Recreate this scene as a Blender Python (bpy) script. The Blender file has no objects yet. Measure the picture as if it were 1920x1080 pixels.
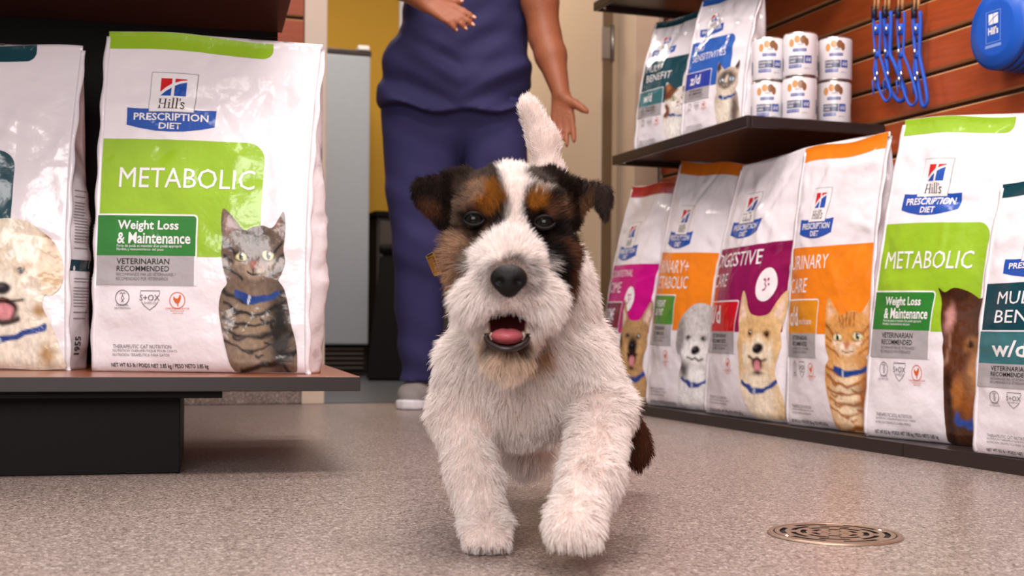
import bpy, bmesh, math, random
import numpy as np
from mathutils import Vector, Matrix, kdtree

random.seed(7)
SC = bpy.context.scene
COL = SC.collection
PI = math.pi

# ------------------------------------------------------------------ camera
F = 2400.0           # focal length in pixels of a 1920 wide frame
HY = 613.0           # pixel row of the horizon
ROLL = math.radians(0.5)
CH = 0.27            # height of the lens above the floor
cam = bpy.data.cameras.new('camera')
cam.sensor_width = 36.0
cam.lens = 36.0 * F / 1920.0
cam.shift_y = (HY - 540.0) / 1920.0
cam.clip_start = 0.05
cam.clip_end = 60
cam.dof.use_dof = True
cam.dof.focus_distance = 1.95
cam.dof.aperture_fstop = 6.5
camo = bpy.data.objects.new('camera', cam)
COL.objects.link(camo)
camo.location = (0, 0, CH)
camo.rotation_euler = (PI / 2, -ROLL, 0)
SC.camera = camo

# ------------------------------------------------------------------ world, lights, exposure
SC.view_settings.view_transform = 'Standard'
SC.view_settings.look = 'None'
SC.view_settings.gamma = 1.0
SC.view_settings.use_curve_mapping = False
SC.view_settings.exposure = 0.04
w = bpy.data.worlds.new('world')
SC.world = w
w.use_nodes = True
w.node_tree.nodes['Background'].inputs[0].default_value = (1.0, 0.93, 0.92, 1)
w.node_tree.nodes['Background'].inputs[1].default_value = 0.45


def area(name, loc, rot, sx, sy, power, col):
    l = bpy.data.lights.new(name, 'AREA')
    l.shape = 'RECTANGLE'
    l.size, l.size_y, l.energy, l.color = sx, sy, power, col
    o = bpy.data.objects.new(name, l)
    o.location, o.rotation_euler = loc, rot
    COL.objects.link(o)
    return o


WARM = (1.0, 0.90, 0.86)
area('ceiling_light', (0.25, 1.2, 2.7), (0, 0, 0), 1.3, 0.6, 66, WARM)
area('ceiling_light', (-0.2, 2.8, 2.7), (0, 0, 0), 1.3, 0.6, 40, WARM)
area('ceiling_light', (-1.5, 0.6, 2.7), (0, 0, 0), 0.6, 1.2, 16, WARM)
area('window_light', (-0.5, -1.6, 1.6), (math.radians(78), 0, math.radians(-16)), 2.4, 1.7, 96, (1.0, 0.94, 0.93))
area('far_room_light', (-0.8, 5.6, 2.6), (0, 0, 0), 1.2, 0.6, 40, (1.0, 0.88, 0.74))

CR, SR = math.cos(ROLL), math.sin(ROLL)


def unroll(px, py):
    dx, dy = px - 960.0, py - HY
    return dx * CR + dy * SR, -dx * SR + dy * CR


def P(px, py, Y):
    """where a sight line of the photograph meets the upright plane at depth Y"""
    x, y = unroll(px, py)
    return np.array((x / F * Y, Y, CH - y / F * Y))


def G(px, py, z):
    """where a sight line meets the level plane at height z"""
    x, y = unroll(px, py)
    Y = (CH - z) * F / y
    return np.array((x / F * Y, Y, z))


TH = math.radians(19.3)          # the room's own axes: a along the back wall, b away from the lens
E1 = np.array((math.cos(TH), math.sin(TH)))
E2 = np.array((-math.sin(TH), math.cos(TH)))


def R(a, b, z=0.0):
    v = a * E1 + b * E2
    return np.array((v[0], v[1], z))


def Bp(px, py, b):
    """where a sight line meets the plane b = const of the room"""
    x, y = unroll(px, py)
    Y = b / (x / F * E2[0] + E2[1])
    return np.array((x / F * Y, Y, CH - y / F * Y))


def toab(p):
    return p[0] * E1[0] + p[1] * E1[1], p[0] * E2[0] + p[1] * E2[1]


# ------------------------------------------------------------------ helpers
def lin(h):
    if isinstance(h, str):
        h = h.lstrip('#')
        c = [int(h[i:i + 2], 16) / 255 for i in (0, 2, 4)]
        return tuple(x / 12.92 if x <= 0.04045 else ((x + 0.055) / 1.055) ** 2.4 for x in c)
    return h


def vnoise(p, seed=0):
    """value noise, p (N,2 or 3) -> 0..1"""
    p = np.asarray(p, float)
    i = np.floor(p).astype(np.int64)
    f = p - i
    f = f * f * (3 - 2 * f)
    D = p.shape[1]
    out = np.zeros(len(p))
    for c in range(2 ** D):
        wgt = np.ones(len(p))
        h = np.full(len(p), seed * 974634777 + 12345, np.int64)
        for d in range(D):
            b = (c >> d) & 1
            wgt = wgt * (f[:, d] if b else 1 - f[:, d])
            h = (h ^ ((i[:, d] + b) * (73856093, 19349663, 83492791)[d])) * 1274126177 & 0x7fffffff
            h ^= h >> 13
        h = (h * 1103515245 + 12345) & 0x7fffffff
        h ^= h >> 11
        out += wgt * ((h & 0xffff) / 65535.0)
    return out


def mat(name, color, rough=0.5, spec=0.5, metal=0.0, coat=0.0, bump=None, vary=None, attr=None, emit=None):
    m = bpy.data.materials.new(name)
    m.use_nodes = True
    nt = m.node_tree
    b = nt.nodes['Principled BSDF']
    c = lin(color)
    b.inputs['Base Color'].default_value = (*c[:3], 1)
    b.inputs['Roughness'].default_value = rough
    b.inputs['Specular IOR Level'].default_value = spec
    b.inputs['Metallic'].default_value = metal
    b.inputs['Coat Weight'].default_value = coat
    b.inputs['Coat Roughness'].default_value = 0.12
    tc = nt.nodes.new('ShaderNodeTexCoord')
    if attr:
        a = nt.nodes.new('ShaderNodeAttribute')
        a.attribute_name = attr
        nt.links.new(a.outputs['Color'], b.inputs['Base Color'])
    if vary:      # (scale, amount, stretch)
        mp = nt.nodes.new('ShaderNodeMapping')
        mp.inputs['Scale'].default_value = vary[2]
        n = nt.nodes.new('ShaderNodeTexNoise')
        n.inputs['Scale'].default_value = vary[0]
        n.inputs['Detail'].default_value = 5
        mx = nt.nodes.new('ShaderNodeMix')
        mx.data_type = 'RGBA'
        k = vary[1]
        mx.inputs['A'].default_value = tuple(x * (1 - k) for x in c[:3]) + (1,)
        mx.inputs['B'].default_value = tuple(min(1, x * (1 + k)) for x in c[:3]) + (1,)
        nt.links.new(tc.outputs['Object'], mp.inputs['Vector'])
        nt.links.new(mp.outputs[0], n.inputs['Vector'])
        nt.links.new(n.outputs[0], mx.inputs['Factor'])
        nt.links.new(mx.outputs['Result'], b.inputs['Base Color'])
    if bump:      # list of (scale, distance)
        prev = None
        for s, d in bump:
            n = nt.nodes.new('ShaderNodeTexNoise')
            n.inputs['Scale'].default_value = s
            n.inputs['Detail'].default_value = 3
            nt.links.new(tc.outputs['Object'], n.inputs['Vector'])
            bp = nt.nodes.new('ShaderNodeBump')
            bp.inputs['Distance'].default_value = d
            bp.inputs['Strength'].default_value = 1.0
            nt.links.new(n.outputs[0], bp.inputs['Height'])
            if prev:
                nt.links.new(prev.outputs[0], bp.inputs['Normal'])
            prev = bp
        nt.links.new(prev.outputs[0], b.inputs['Normal'])
    if emit:
        b.inputs['Emission Color'].default_value = (*c[:3], 1)
        b.inputs['Emission Strength'].default_value = emit
    return m


def link(o, parent=None):
    COL.objects.link(o)
    if parent is not None:
        o.parent = parent
    return o


def mesh_obj(name, v, f, mats, parent=None, smooth=False, mi=None, fcol=None):
    me = bpy.data.meshes.new(name)
    me.from_pydata([tuple(map(float, p)) for p in v], [], [tuple(map(int, q)) for q in f])
    for m in (mats if isinstance(mats, (list, tuple)) else [mats]):
        me.materials.append(m)
    if mi is not None:
        me.polygons.foreach_set('material_index', np.asarray(mi, np.int32))
    if smooth:
        me.polygons.foreach_set('use_smooth', np.ones(len(me.polygons), bool))
    if fcol is not None:
        a = me.color_attributes.new('paint', 'FLOAT_COLOR', 'POINT')
        a.data.foreach_set('color', np.hstack([fcol, np.ones((len(fcol), 1))]).astype(np.float32).ravel())
    me.update()
    return link(bpy.data.objects.new(name, me), parent)


def bm_obj(name, bm, mats, parent=None, smooth=False):
    me = bpy.data.meshes.new(name)
    bm.to_mesh(me)
    bm.free()
    for m in (mats if isinstance(mats, (list, tuple)) else [mats]):
        me.materials.append(m)
    if smooth:
        me.polygons.foreach_set('use_smooth', np.ones(len(me.polygons), bool))
    return link(bpy.data.objects.new(name, me), parent)


def thing(name, label, cat, loc=(0, 0, 0), rz=0.0, group=None):
    o = bpy.data.objects.new(name, None)
    o.empty_display_size = 0.05
    COL.objects.link(o)
    o.location = tuple(map(float, loc))
    o.rotation_euler = (0, 0, rz)
    return tag(o, label, cat, group)


def tag(o, label=None, cat=None, group=None, kind=None):
    if label: o['label'] = label
    if cat: o['category'] = cat
    if group: o['group'] = group
    if kind: o['kind'] = kind
    return o


def bx(bm, lo, hi, bev=0.0, M=None, mi=0):
    r = bmesh.ops.create_cube(bm, size=1.0)
    vs = r['verts']
    for v in vs:
        v.co = Vector([lo[i] + (v.co[i] + 0.5) * (hi[i] - lo[i]) for i in range(3)])
    fs = set(f for v in vs for f in v.link_faces)
    for f in fs:
        f.material_index = mi
    if bev:
        es = list(set(e for v in vs for e in v.link_edges))
        r = bmesh.ops.bevel(bm, geom=es, offset=bev, segments=2, affect='EDGES', profile=0.6)
        vs = list(set(v for f in r['faces'] for v in f.verts) | set(v for v in vs if v.is_valid))
    if M is not None:
        for v in vs:
            v.co = M @ v.co


def box_obj(name, lo, hi, m, parent=None, bev=0.0, M=None):
    bm = bmesh.new()
    bx(bm, lo, hi, bev, M)
    return bm_obj(name, bm, m, parent)


def room_box(name, a0, a1, b0, b1, z0, z1, m, parent=None, bev=0.0):
    M = Matrix(((E1[0], E2[0], 0, 0), (E1[1], E2[1], 0, 0), (0, 0, 1, 0), (0, 0, 0, 1)))
    return box_obj(name, (a0, b0, z0), (a1, b1, z1), m, parent, bev, M)


def tube(bm, pts, rad, seg=8, closed=False, mi=0):
    pts = [Vector(p) for p in pts]
    n = len(pts)
    rads = rad if isinstance(rad, (list, tuple, np.ndarray)) else [rad] * n
    rings = []
    up = Vector((0.123, 0.31, 0.94))
    for i, p in enumerate(pts):
        t = (pts[(i + 1) % n] - pts[i - 1]) if closed else (pts[min(i + 1, n - 1)] - pts[max(i - 1, 0)])
        t.normalize()
        s = t.cross(up)
        if s.length < 1e-3: s = t.cross(Vector((1, 0, 0)))
        s.normalize()
        u = s.cross(t)
        rings.append([bm.verts.new(p + (s * math.cos(2 * PI * k / seg) + u * math.sin(2 * PI * k / seg)) * rads[i]) for k in range(seg)])
    for i in range(n if closed else n - 1):
        a, b = rings[i], rings[(i + 1) % n]
        for k in range(seg):
            f = bm.faces.new((a[k], a[(k + 1) % seg], b[(k + 1) % seg], b[k]))
            f.material_index = mi
            f.smooth = True
    if not closed:
        for r, rev in ((rings[0], False), (rings[-1], True)):
            f = bm.faces.new(r if rev else r[::-1])
            f.material_index = mi


def lathe(bm, prof, seg=32, M=None, mi=0):
    rings = []
    for r, z in prof:
        if r < 1e-6:
            rings.append([bm.verts.new((0, 0, z))])
        else:
            rings.append([bm.verts.new((r * math.cos(2 * PI * k / seg), r * math.sin(2 * PI * k / seg), z)) for k in range(seg)])
    if M is not None:
        for ring in rings:
            for v in ring: v.co = M @ v.co
    for a, b in zip(rings[:-1], rings[1:]):
        for k in range(seg):
            q = [a[k % len(a)], a[(k + 1) % len(a)], b[(k + 1) % len(b)], b[k % len(b)]]
            q2 = []
            for v in q:
                if v not in q2: q2.append(v)
            if len(q2) > 2:
                f = bm.faces.new(q2)
                f.smooth = True
                f.material_index = mi


# ------------------------------------------------------------------ signed distance fields -> meshes
class Field:
    def __init__(s, lo, hi, h):
        s.lo, s.h = np.array(lo, float), h
        s.n = np.ceil((np.array(hi) - s.lo) / h).astype(int) + 1
        s.d = np.full(s.n, 0.5, np.float32)

    def block(s, lo, hi):
        i0 = np.maximum(0, np.floor((np.array(lo) - s.lo) / s.h).astype(int))
        i1 = np.minimum(s.n, np.ceil((np.array(hi) - s.lo) / s.h).astype(int) + 1)
        ax = [s.lo[k] + np.arange(i0[k], i1[k]) * s.h for k in range(3)]
        sl = tuple(slice(i0[k], i1[k]) for k in range(3))
        return sl, ax[0][:, None, None], ax[1][None, :, None], ax[2][None, None, :]

    def put(s, fn, lo, hi, k=0.02, cut=False):
        pad = k * 1.5 + 4 * s.h
        sl, X, Y, Z = s.block(np.array(lo) - pad, np.array(hi) + pad)
        if 0 in s.d[sl].shape: return
        e = fn(X, Y, Z).astype(np.float32)
        d = s.d[sl]
        if cut:
            e = -e
            h = np.clip(0.5 - 0.5 * (d - e) / k, 0, 1)
            s.d[sl] = d + (e - d) * h + k * h * (1 - h)
        else:
            h = np.clip(0.5 + 0.5 * (e - d) / k, 0, 1)
            s.d[sl] = e + (d - e) * h - k * h * (1 - h)

    def cap(s, a, b, ra, rb=None, k=0.02, cut=False):
        rb = ra if rb is None else rb
        a, b = np.array(a, float), np.array(b, float)
        ba = b - a
        L = max(ba @ ba, 1e-9)
        m = max(ra, rb)

        def fn(X, Y, Z):
            t = np.clip(((X - a[0]) * ba[0] + (Y - a[1]) * ba[1] + (Z - a[2]) * ba[2]) / L, 0, 1)
            return np.sqrt((X - a[0] - t * ba[0]) ** 2 + (Y - a[1] - t * ba[1]) ** 2 + (Z - a[2] - t * ba[2]) ** 2) - (ra + (rb - ra) * t)
        s.put(fn, np.minimum(a, b) - m, np.maximum(a, b) + m, k, cut)

    def chain(s, pts, rad, k=0.02):
        for i in range(len(pts) - 1):
            s.cap(pts[i], pts[i + 1], rad[i], rad[i + 1], k)

    def ell(s, c, r, rot=None, k=0.02, cut=False):
        c, r = np.array(c, float), np.array(r, float)
        Q = np.eye(3) if rot is None else np.array(rot)
        m = r.max()

        def fn(X, Y, Z):
            dx, dy, dz = X - c[0], Y - c[1], Z - c[2]
            q = [Q[0, i] * dx + Q[1, i] * dy + Q[2, i] * dz for i in range(3)]
            k0 = np.sqrt(sum((q[i] / r[i]) ** 2 for i in range(3)))
            k1 = np.sqrt(sum((q[i] / r[i] ** 2) ** 2 for i in range(3))) + 1e-9
            return k0 * (k0 - 1) / k1
        s.put(fn, c - m, c + m, k, cut)

    def stack(s, zs, cx, cy, rx, ry, k=0.03, p=2.4, fold=None, hem=None):
        """a limb or trunk of elliptical sections, listed by height"""
        zs = np.array(zs, float)
        o = np.argsort(zs)
        zs, cx, cy, rx, ry = [np.array(q, float)[o] for q in (zs, cx, cy, rx, ry)]

        def fn(X, Y, Z):
            zz = Z.ravel()
            it = lambda q: np.interp(zz, zs, q)[None, None, :]
            a, b = it(rx), it(ry)
            q = ((np.abs(X - it(cx)) / a) ** p + (np.abs(Y - it(cy)) / b) ** p) ** (1 / p)
            d = (q - 1) * np.minimum(a, b)
            if fold is not None: d = d + fold(X, Y, Z)
            dz = np.maximum(zs[0] + (hem(X) if hem else 0) - Z, Z - zs[-1])
            return np.maximum(d, dz)
        s.put(fn, (cx.min() - rx.max(), cy.min() - ry.max(), zs[0]), (cx.max() + rx.max(), cy.max() + ry.max(), zs[-1]), k)

    def mesh(s):
        d = s.d
        ins = d < 0
        nx, ny, nz = d.shape
        cnt = np.zeros((nx - 1, ny - 1, nz - 1), np.int8)
        for i in (0, 1):
            for j in (0, 1):
                for k in (0, 1):
                    cnt += ins[i:nx - 1 + i, j:ny - 1 + j, k:nz - 1 + k]
        act = (cnt > 0) & (cnt < 8)
        cells = np.argwhere(act)
        idx = np.full(act.shape, -1, np.int64)
        idx[act] = np.arange(len(cells))
        acc = np.zeros((len(cells), 3))
        num = np.zeros(len(cells))
        co = [(i, j, k) for i in (0, 1) for j in (0, 1) for k in (0, 1)]
        val = {c: d[cells[:, 0] + c[0], cells[:, 1] + c[1], cells[:, 2] + c[2]] for c in co}
        for c in co:
            for ax in range(3):
                if c[ax] == 0:
                    e = list(c); e[ax] = 1; e = tuple(e)
                    va, vb = val[c], val[e]
                    m = (va < 0) != (vb < 0)
                    t = np.where(m, va / np.where(m, va - vb, 1), 0)
                    p = np.tile(np.array(c, float), (len(cells), 1))
                    p[:, ax] += t
                    acc[m] += p[m]
                    num[m] += 1
        V = s.lo + (cells + acc / num[:, None]) * s.h
        faces = []
        for ax in range(3):
            u, w_ = [(1, 2), (2, 0), (0, 1)][ax]
            sl0 = [slice(None)] * 3; sl1 = [slice(None)] * 3
            sl0[ax] = slice(0, -1); sl1[ax] = slice(1, None)
            A, B = ins[tuple(sl0)], ins[tuple(sl1)]
            ch = np.argwhere(A != B)
            ok = (ch[:, u] > 0) & (ch[:, w_] > 0) & (ch[:, u] < d.shape[u] - 1) & (ch[:, w_] < d.shape[w_] - 1)
            ch = ch[ok]
            q = []
            for du, dw in ((-1, -1), (0, -1), (0, 0), (-1, 0)):
                cc = ch.copy(); cc[:, u] += du; cc[:, w_] += dw
                q.append(idx[cc[:, 0], cc[:, 1], cc[:, 2]])
            q = np.stack(q, 1)
            flip = ~A[ch[:, 0], ch[:, 1], ch[:, 2]]
            q[flip] = q[flip][:, ::-1]
            faces.append(q)
        Fq = np.concatenate(faces)
        Fq = Fq[(Fq >= 0).all(1)]
        for _ in range(2):                                  # light smoothing
            a2 = np.zeros_like(V); n2 = np.zeros(len(V))
            for e in ((0, 1), (1, 2), (2, 3), (3, 0)):
                for p_, r_ in (e, e[::-1]):
                    np.add.at(a2, Fq[:, p_], V[Fq[:, r_]]); np.add.at(n2, Fq[:, p_], 1)
            V = V * 0.5 + 0.5 * a2 / np.maximum(n2, 1)[:, None]
        return V, Fq


def vnormals(V, Fq):
    n = np.cross(V[Fq[:, 2]] - V[Fq[:, 0]], V[Fq[:, 3]] - V[Fq[:, 1]])
    N = np.zeros_like(V)
    for i in range(4): np.add.at(N, Fq[:, i], n)
    return N / (np.linalg.norm(N, axis=1)[:, None] + 1e-12)


# ------------------------------------------------------------------ 2D painting (printed pictures, coat patches)
def poly_sd(poly, x, y):
    p = np.array(poly, float)
    d = np.full(x.shape, 1e9)
    inside = np.zeros(x.shape, bool)
    for i in range(len(p)):
        a, b = p[i - 1], p[i]
        e = b - a
        t = np.clip(((x - a[0]) * e[0] + (y - a[1]) * e[1]) / (e @ e + 1e-12), 0, 1)
        d = np.minimum(d, np.hypot(x - a[0] - t * e[0], y - a[1] - t * e[1]))
        c = (a[1] <= y) != (b[1] <= y)
        xi = a[0] + (y - a[1]) / (e[1] if abs(e[1]) > 1e-12 else 1e-12) * e[0]
        inside ^= c & (x < xi)
    return np.where(inside, -d, d)


def paint(ops, base, x, y):
    c = np.tile(np.array(lin(base)), (len(x), 1))
    for o in ops:
        if o[0] == 'e':
            _, cx, cy, rx, ry, rot, col, sf = o
            ca, sa = math.cos(rot), math.sin(rot)
            u, v = ((x - cx) * ca + (y - cy) * sa) / rx, (-(x - cx) * sa + (y - cy) * ca) / ry
            d = (np.hypot(u, v) - 1) * min(rx, ry)
        elif o[0] == 'p':
            _, poly, col, sf = o
            d = poly_sd(poly, x, y)
        else:
            _, pts, wd, col, sf = o
            d = np.full(x.shape, 1e9)
            for a, b in zip(pts[:-1], pts[1:]):
                a, b = np.array(a), np.array(b)
                e = b - a
                t = np.clip(((x - a[0]) * e[0] + (y - a[1]) * e[1]) / (e @ e + 1e-12), 0, 1)
                d = np.minimum(d, np.hypot(x - a[0] - t * e[0], y - a[1] - t * e[1]))
            d = d - wd
        al = np.clip(0.5 - d / (2 * sf), 0, 1)[:, None]
        al = al * al * (3 - 2 * al)
        c = c * (1 - al) + np.array(lin(col)) * al
    return c


TXT = {}


def text_geo(s, bold=0.0):
    k = (s, bold)
    if k not in TXT:
        c = bpy.data.curves.new('t', 'FONT')
        c.body = s
        c.resolution_u = 2
        c.offset = bold
        o = bpy.data.objects.new('t', c)
        m = bpy.data.meshes.new_from_object(o)
        v = np.array([tuple(q.co)[:2] for q in m.vertices]) if len(m.vertices) else np.zeros((0, 2))
        f = [tuple(p.vertices) for p in m.polygons]
        bpy.data.objects.remove(o); bpy.data.meshes.remove(m); bpy.data.curves.remove(c)
        if len(v):
            v = (v - v.min(0)) / (v.max(0) - v.min(0))
        TXT[k] = (v, f)
    return TXT[k]


def cut_grid(v, f, gx, gy, ox=0.0, oy=0.0):
    bm = bmesh.new()
    vs = [bm.verts.new((p[0], p[1], 0)) for p in v]
    for q in f:
        try: bm.faces.new([vs[i] for i in q])
        except ValueError: pass
    v = np.asarray(v)
    for ax, g, o in ((0, gx, ox), (1, gy, oy)):
        lo, hi = v[:, ax].min(), v[:, ax].max()
        k = math.ceil((lo - o) / g + 1e-6)
        while o + k * g < hi - 1e-9:
            pc = [0, 0, 0]; pn = [0, 0, 0]
            pc[ax] = o + k * g; pn[ax] = 1
            bmesh.ops.bisect_plane(bm, geom=bm.verts[:] + bm.edges[:] + bm.faces[:], plane_co=pc, plane_no=pn, dist=1e-7)
            k += 1
    bmesh.ops.triangulate(bm, faces=[q for q in bm.faces if len(q.verts) > 4])
    bm.verts.index_update()
    V = np.array([tuple(q.co)[:2] for q in bm.verts])
    Fc = [tuple(q.index for q in p.verts) for p in bm.faces]
    bm.free()
    return V, Fc


def rrect(x0, y0, x1, y1, r, n=6):
    """r = radii for (x0,y0),(x1,y0),(x1,y1),(x0,y1)"""
    if not isinstance(r, (list, tuple)): r = [r] * 4
    out = []
    for (cx, cy, sx, sy, a0), q in zip(((x0, y0, 1, 1, PI), (x1, y0, -1, 1, 1.5 * PI), (x1, y1, -1, -1, 0), (x0, y1, 1, -1, 0.5 * PI)), r):
        if q <= 0: out.append((cx, cy)); continue
        for i in range(n + 1):
            a = a0 + i / n * PI / 2
            out.append((cx + sx * q + q * math.cos(a), cy + sy * q + q * math.sin(a)))
    return out


def ring2(cx, cy, r0, r1, n=28, a0=0.0, a1=2 * PI):
    v, f = [], []
    for i in range(n + 1):
        a = a0 + (a1 - a0) * i / n
        v += [(cx + r0 * math.cos(a), cy + r0 * math.sin(a)), (cx + r1 * math.cos(a), cy + r1 * math.sin(a))]
    for i in range(n): f.append((2 * i, 2 * i + 1, 2 * i + 3, 2 * i + 2))
    return v, f


def stroke2(pts, w_, closed=False):
    v, f = [], []
    n = len(pts)
    P_ = [np.array(p, float) for p in pts]
    for i in range(n):
        t = (P_[(i + 1) % n] - P_[i - 1]) if closed else (P_[min(i + 1, n - 1)] - P_[max(0, i - 1)])
        t = t / (np.linalg.norm(t) + 1e-12)
        q = np.array((-t[1], t[0])) * w_ / 2
        v += [tuple(P_[i] - q), tuple(P_[i] + q)]
    for i in range(n if closed else n - 1):
        j = (i + 1) % n
        f.append((2 * i, 2 * i + 1, 2 * j + 1, 2 * j))
    return v, f

# ------------------------------------------------------------------ materials of the room
def mat_floor():
    m = bpy.data.materials.new('flake_floor')
    m.use_nodes = True
    nt = m.node_tree
    b = nt.nodes['Principled BSDF']
    tc = nt.nodes.new('ShaderNodeTexCoord')
    cols = []
    for s, stops in ((290, [(0.0, '#4d433f'), (0.13, '#85786f'), (0.30, '#a69890'), (0.50, '#b9aca5'), (0.70, '#96887f'), (0.84, '#d0c5be'), (0.94, '#efe8e3')]),
                     (560, [(0.0, '#453c38'), (0.2, '#93867d'), (0.45, '#afa29a'), (0.7, '#8f8179'), (0.9, '#dbd1ca')])):
        v = nt.nodes.new('ShaderNodeTexVoronoi')
        v.inputs['Scale'].default_value = s
        nt.links.new(tc.outputs['Object'], v.inputs['Vector'])
        sp = nt.nodes.new('ShaderNodeSeparateColor')
        nt.links.new(v.outputs['Color'], sp.inputs[0])
        r = nt.nodes.new('ShaderNodeValToRGB')
        r.color_ramp.interpolation = 'CONSTANT'
        el = r.color_ramp.elements
        while len(el) < len(stops): el.new(0.5)
        for e, (p, c) in zip(el, stops):
            e.position = p
            q = lin(c)
            e.color = (q[0] * 0.74, q[1] * 0.685, q[2] * 0.675, 1)
        nt.links.new(sp.outputs[0], r.inputs[0])
        cols.append(r.outputs[0])
    mx = nt.nodes.new('ShaderNodeMix')
    mx.data_type = 'RGBA'
    mx.inputs['Factor'].default_value = 0.38
    nt.links.new(cols[0], mx.inputs['A']); nt.links.new(cols[1], mx.inputs['B'])
    nt.links.new(mx.outputs['Result'], b.inputs['Base Color'])
    b.inputs['Roughness'].default_value = 0.32
    b.inputs['Specular IOR Level'].default_value = 0.45
    n = nt.nodes.new('ShaderNodeTexNoise')
    n.inputs['Scale'].default_value = 260
    nt.links.new(tc.outputs['Object'], n.inputs['Vector'])
    bp = nt.nodes.new('ShaderNodeBump')
    bp.inputs['Distance'].default_value = 0.0006
    bp.inputs['Strength'].default_value = 0.6
    nt.links.new(n.outputs[0], bp.inputs['Height'])
    nt.links.new(bp.outputs[0], b.inputs['Normal'])
    return m


M_floor = mat_floor()
M_floor2 = mat('far_floor', '#51545b', 0.35, vary=(8, 0.08, (1, 1, 1)))
M_slat = mat('red_wood_slat', '#a3481f', 0.42, 0.4, vary=(9, 0.35, (1, 1, 12)), coat=0.15)
M_mdf = mat('raw_board_edge', '#b98a5c', 0.7)
M_groove = mat('groove', '#3a1a0d', 0.8)
M_cream = mat('cream_paint', '#dcc7b4', 0.5, vary=(3, 0.04, (1, 1, 1)))
M_door = mat('beige_door_paint', '#cdb49a', 0.45, vary=(2, 0.05, (1, 1, 1)))
M_dark_gap = mat('door_edge', '#6b5236', 0.6)
M_yellow = mat('yellow_wall_paint', '#cf9d22', 0.65, vary=(2, 0.05, (1, 1, 1)))
M_wain = mat('grey_brown_panel', '#4a413a', 0.6)
M_steel = mat('brushed_steel', '#9a9288', 0.35, metal=0.9, vary=(40, 0.2, (1, 1, 0.1)))
M_lam = mat('black_laminate', '#0a0605', 0.55, 0.15, vary=(30, 0.15, (1, 1, 1)))
M_edge = mat('charcoal_edge_band', '#2b2423', 0.4, 0.4, vary=(40, 0.12, (1, 1, 1)))
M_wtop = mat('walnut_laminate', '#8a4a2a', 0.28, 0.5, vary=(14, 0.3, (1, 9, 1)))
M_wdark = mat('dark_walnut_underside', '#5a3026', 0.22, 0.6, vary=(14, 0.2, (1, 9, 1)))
M_black = mat('matt_black_panel', '#0a0505', 0.6, 0.2)
M_shelf = mat('dark_brown_shelf', '#2c2321', 0.3, 0.5, vary=(22, 0.15, (1, 1, 1)))
M_metal = mat('dark_metal', '#4a4443', 0.3, metal=0.8)
M_chrome = mat('bright_metal', '#d8d4d0', 0.18, metal=1.0)
M_brass = mat('brass', '#c79a52', 0.22, metal=1.0)
M_drain = mat('bronze_grate', '#8f7867', 0.38, metal=0.55, vary=(60, 0.15, (1, 1, 1)))
M_recess = mat('dark_recess', '#1a100c', 0.9)  # painted shade for the drain's pit and slots; also backs the kick grille
M_fridge = mat('pale_blue_grey_enamel', '#a3a9b2', 0.4, vary=(30, 0.06, (1, 1, 0.6)))
M_cove = M_floor
M_bluep = mat('blue_plastic', '#1b58bd', 0.35, 0.5)
M_blue2 = mat('blue_plastic_rim', '#174fae', 0.3, 0.5)
M_cord = mat('blue_braided_cord', '#1c56c8', 0.6, bump=[(500, 0.001)])
M_tan = mat('tan_strap', '#b98a58', 0.6)
M_navyk = mat('navy_keeper', '#171c38', 0.4)
M_white = mat('white_print', '#eeeaea', 0.4)

# ------------------------------------------------------------------ room
floor = box_obj('floor', (-4, -3, -0.05), (4.5, 9.5, 0.0), M_floor)
tag(floor, 'speckled grey and beige flake floor across the shop', kind='structure')
AW, BW = 2.13, 4.373                     # faces of the slatted wall and of the wall with the doorway
AJ0, AJ1 = 0.845, 2.0                    # door opening
PIT = 0.0983
wr = room_box('wall_right', AW + 0.008, AW + 0.12, 0.3, BW + 0.12, 0, 2.6, M_groove)
tag(wr, 'red-brown slatted shop wall behind the shelves of pet food', kind='structure')


def slat_mesh(L, name):
    # along local y, face towards -x, bevelled board edges show raw board
    h, t, c = PIT - 0.011, 0.016, 0.0045
    prof = [(0, 0), (-t + c, 0), (-t, c), (-t, h - c), (-t + c, h), (0, h)]
    v = [(x, 0, z) for x, z in prof] + [(x, L, z) for x, z in prof]
    n = len(prof)
    f = [(i, (i + 1) % n, n + (i + 1) % n, n + i) for i in range(n)] + [tuple(range(n))[::-1], tuple(range(n, 2 * n))]
    me = bpy.data.meshes.new(name)
    me.from_pydata(v, [], f)
    me.materials.append(M_slat); me.materials.append(M_mdf)
    me.polygons.foreach_set('material_index', [1 if i in (0, 1, 3, 4, 5) else 0 for i in range(len(f))])
    return me


sm_r = slat_mesh(BW - 0.35, 'slat')
ang = TH
k = -9
while 0.846 + k * PIT < 2.5:
    z = 0.846 + k * PIT
    if z > -0.03:
        o = link(bpy.data.objects.new('slat', sm_r), wr)
        p = R(AW + 0.008, 0.35, z)
        o.location = p
        o.rotation_euler = (0, 0, ang)
    k += 1

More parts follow.
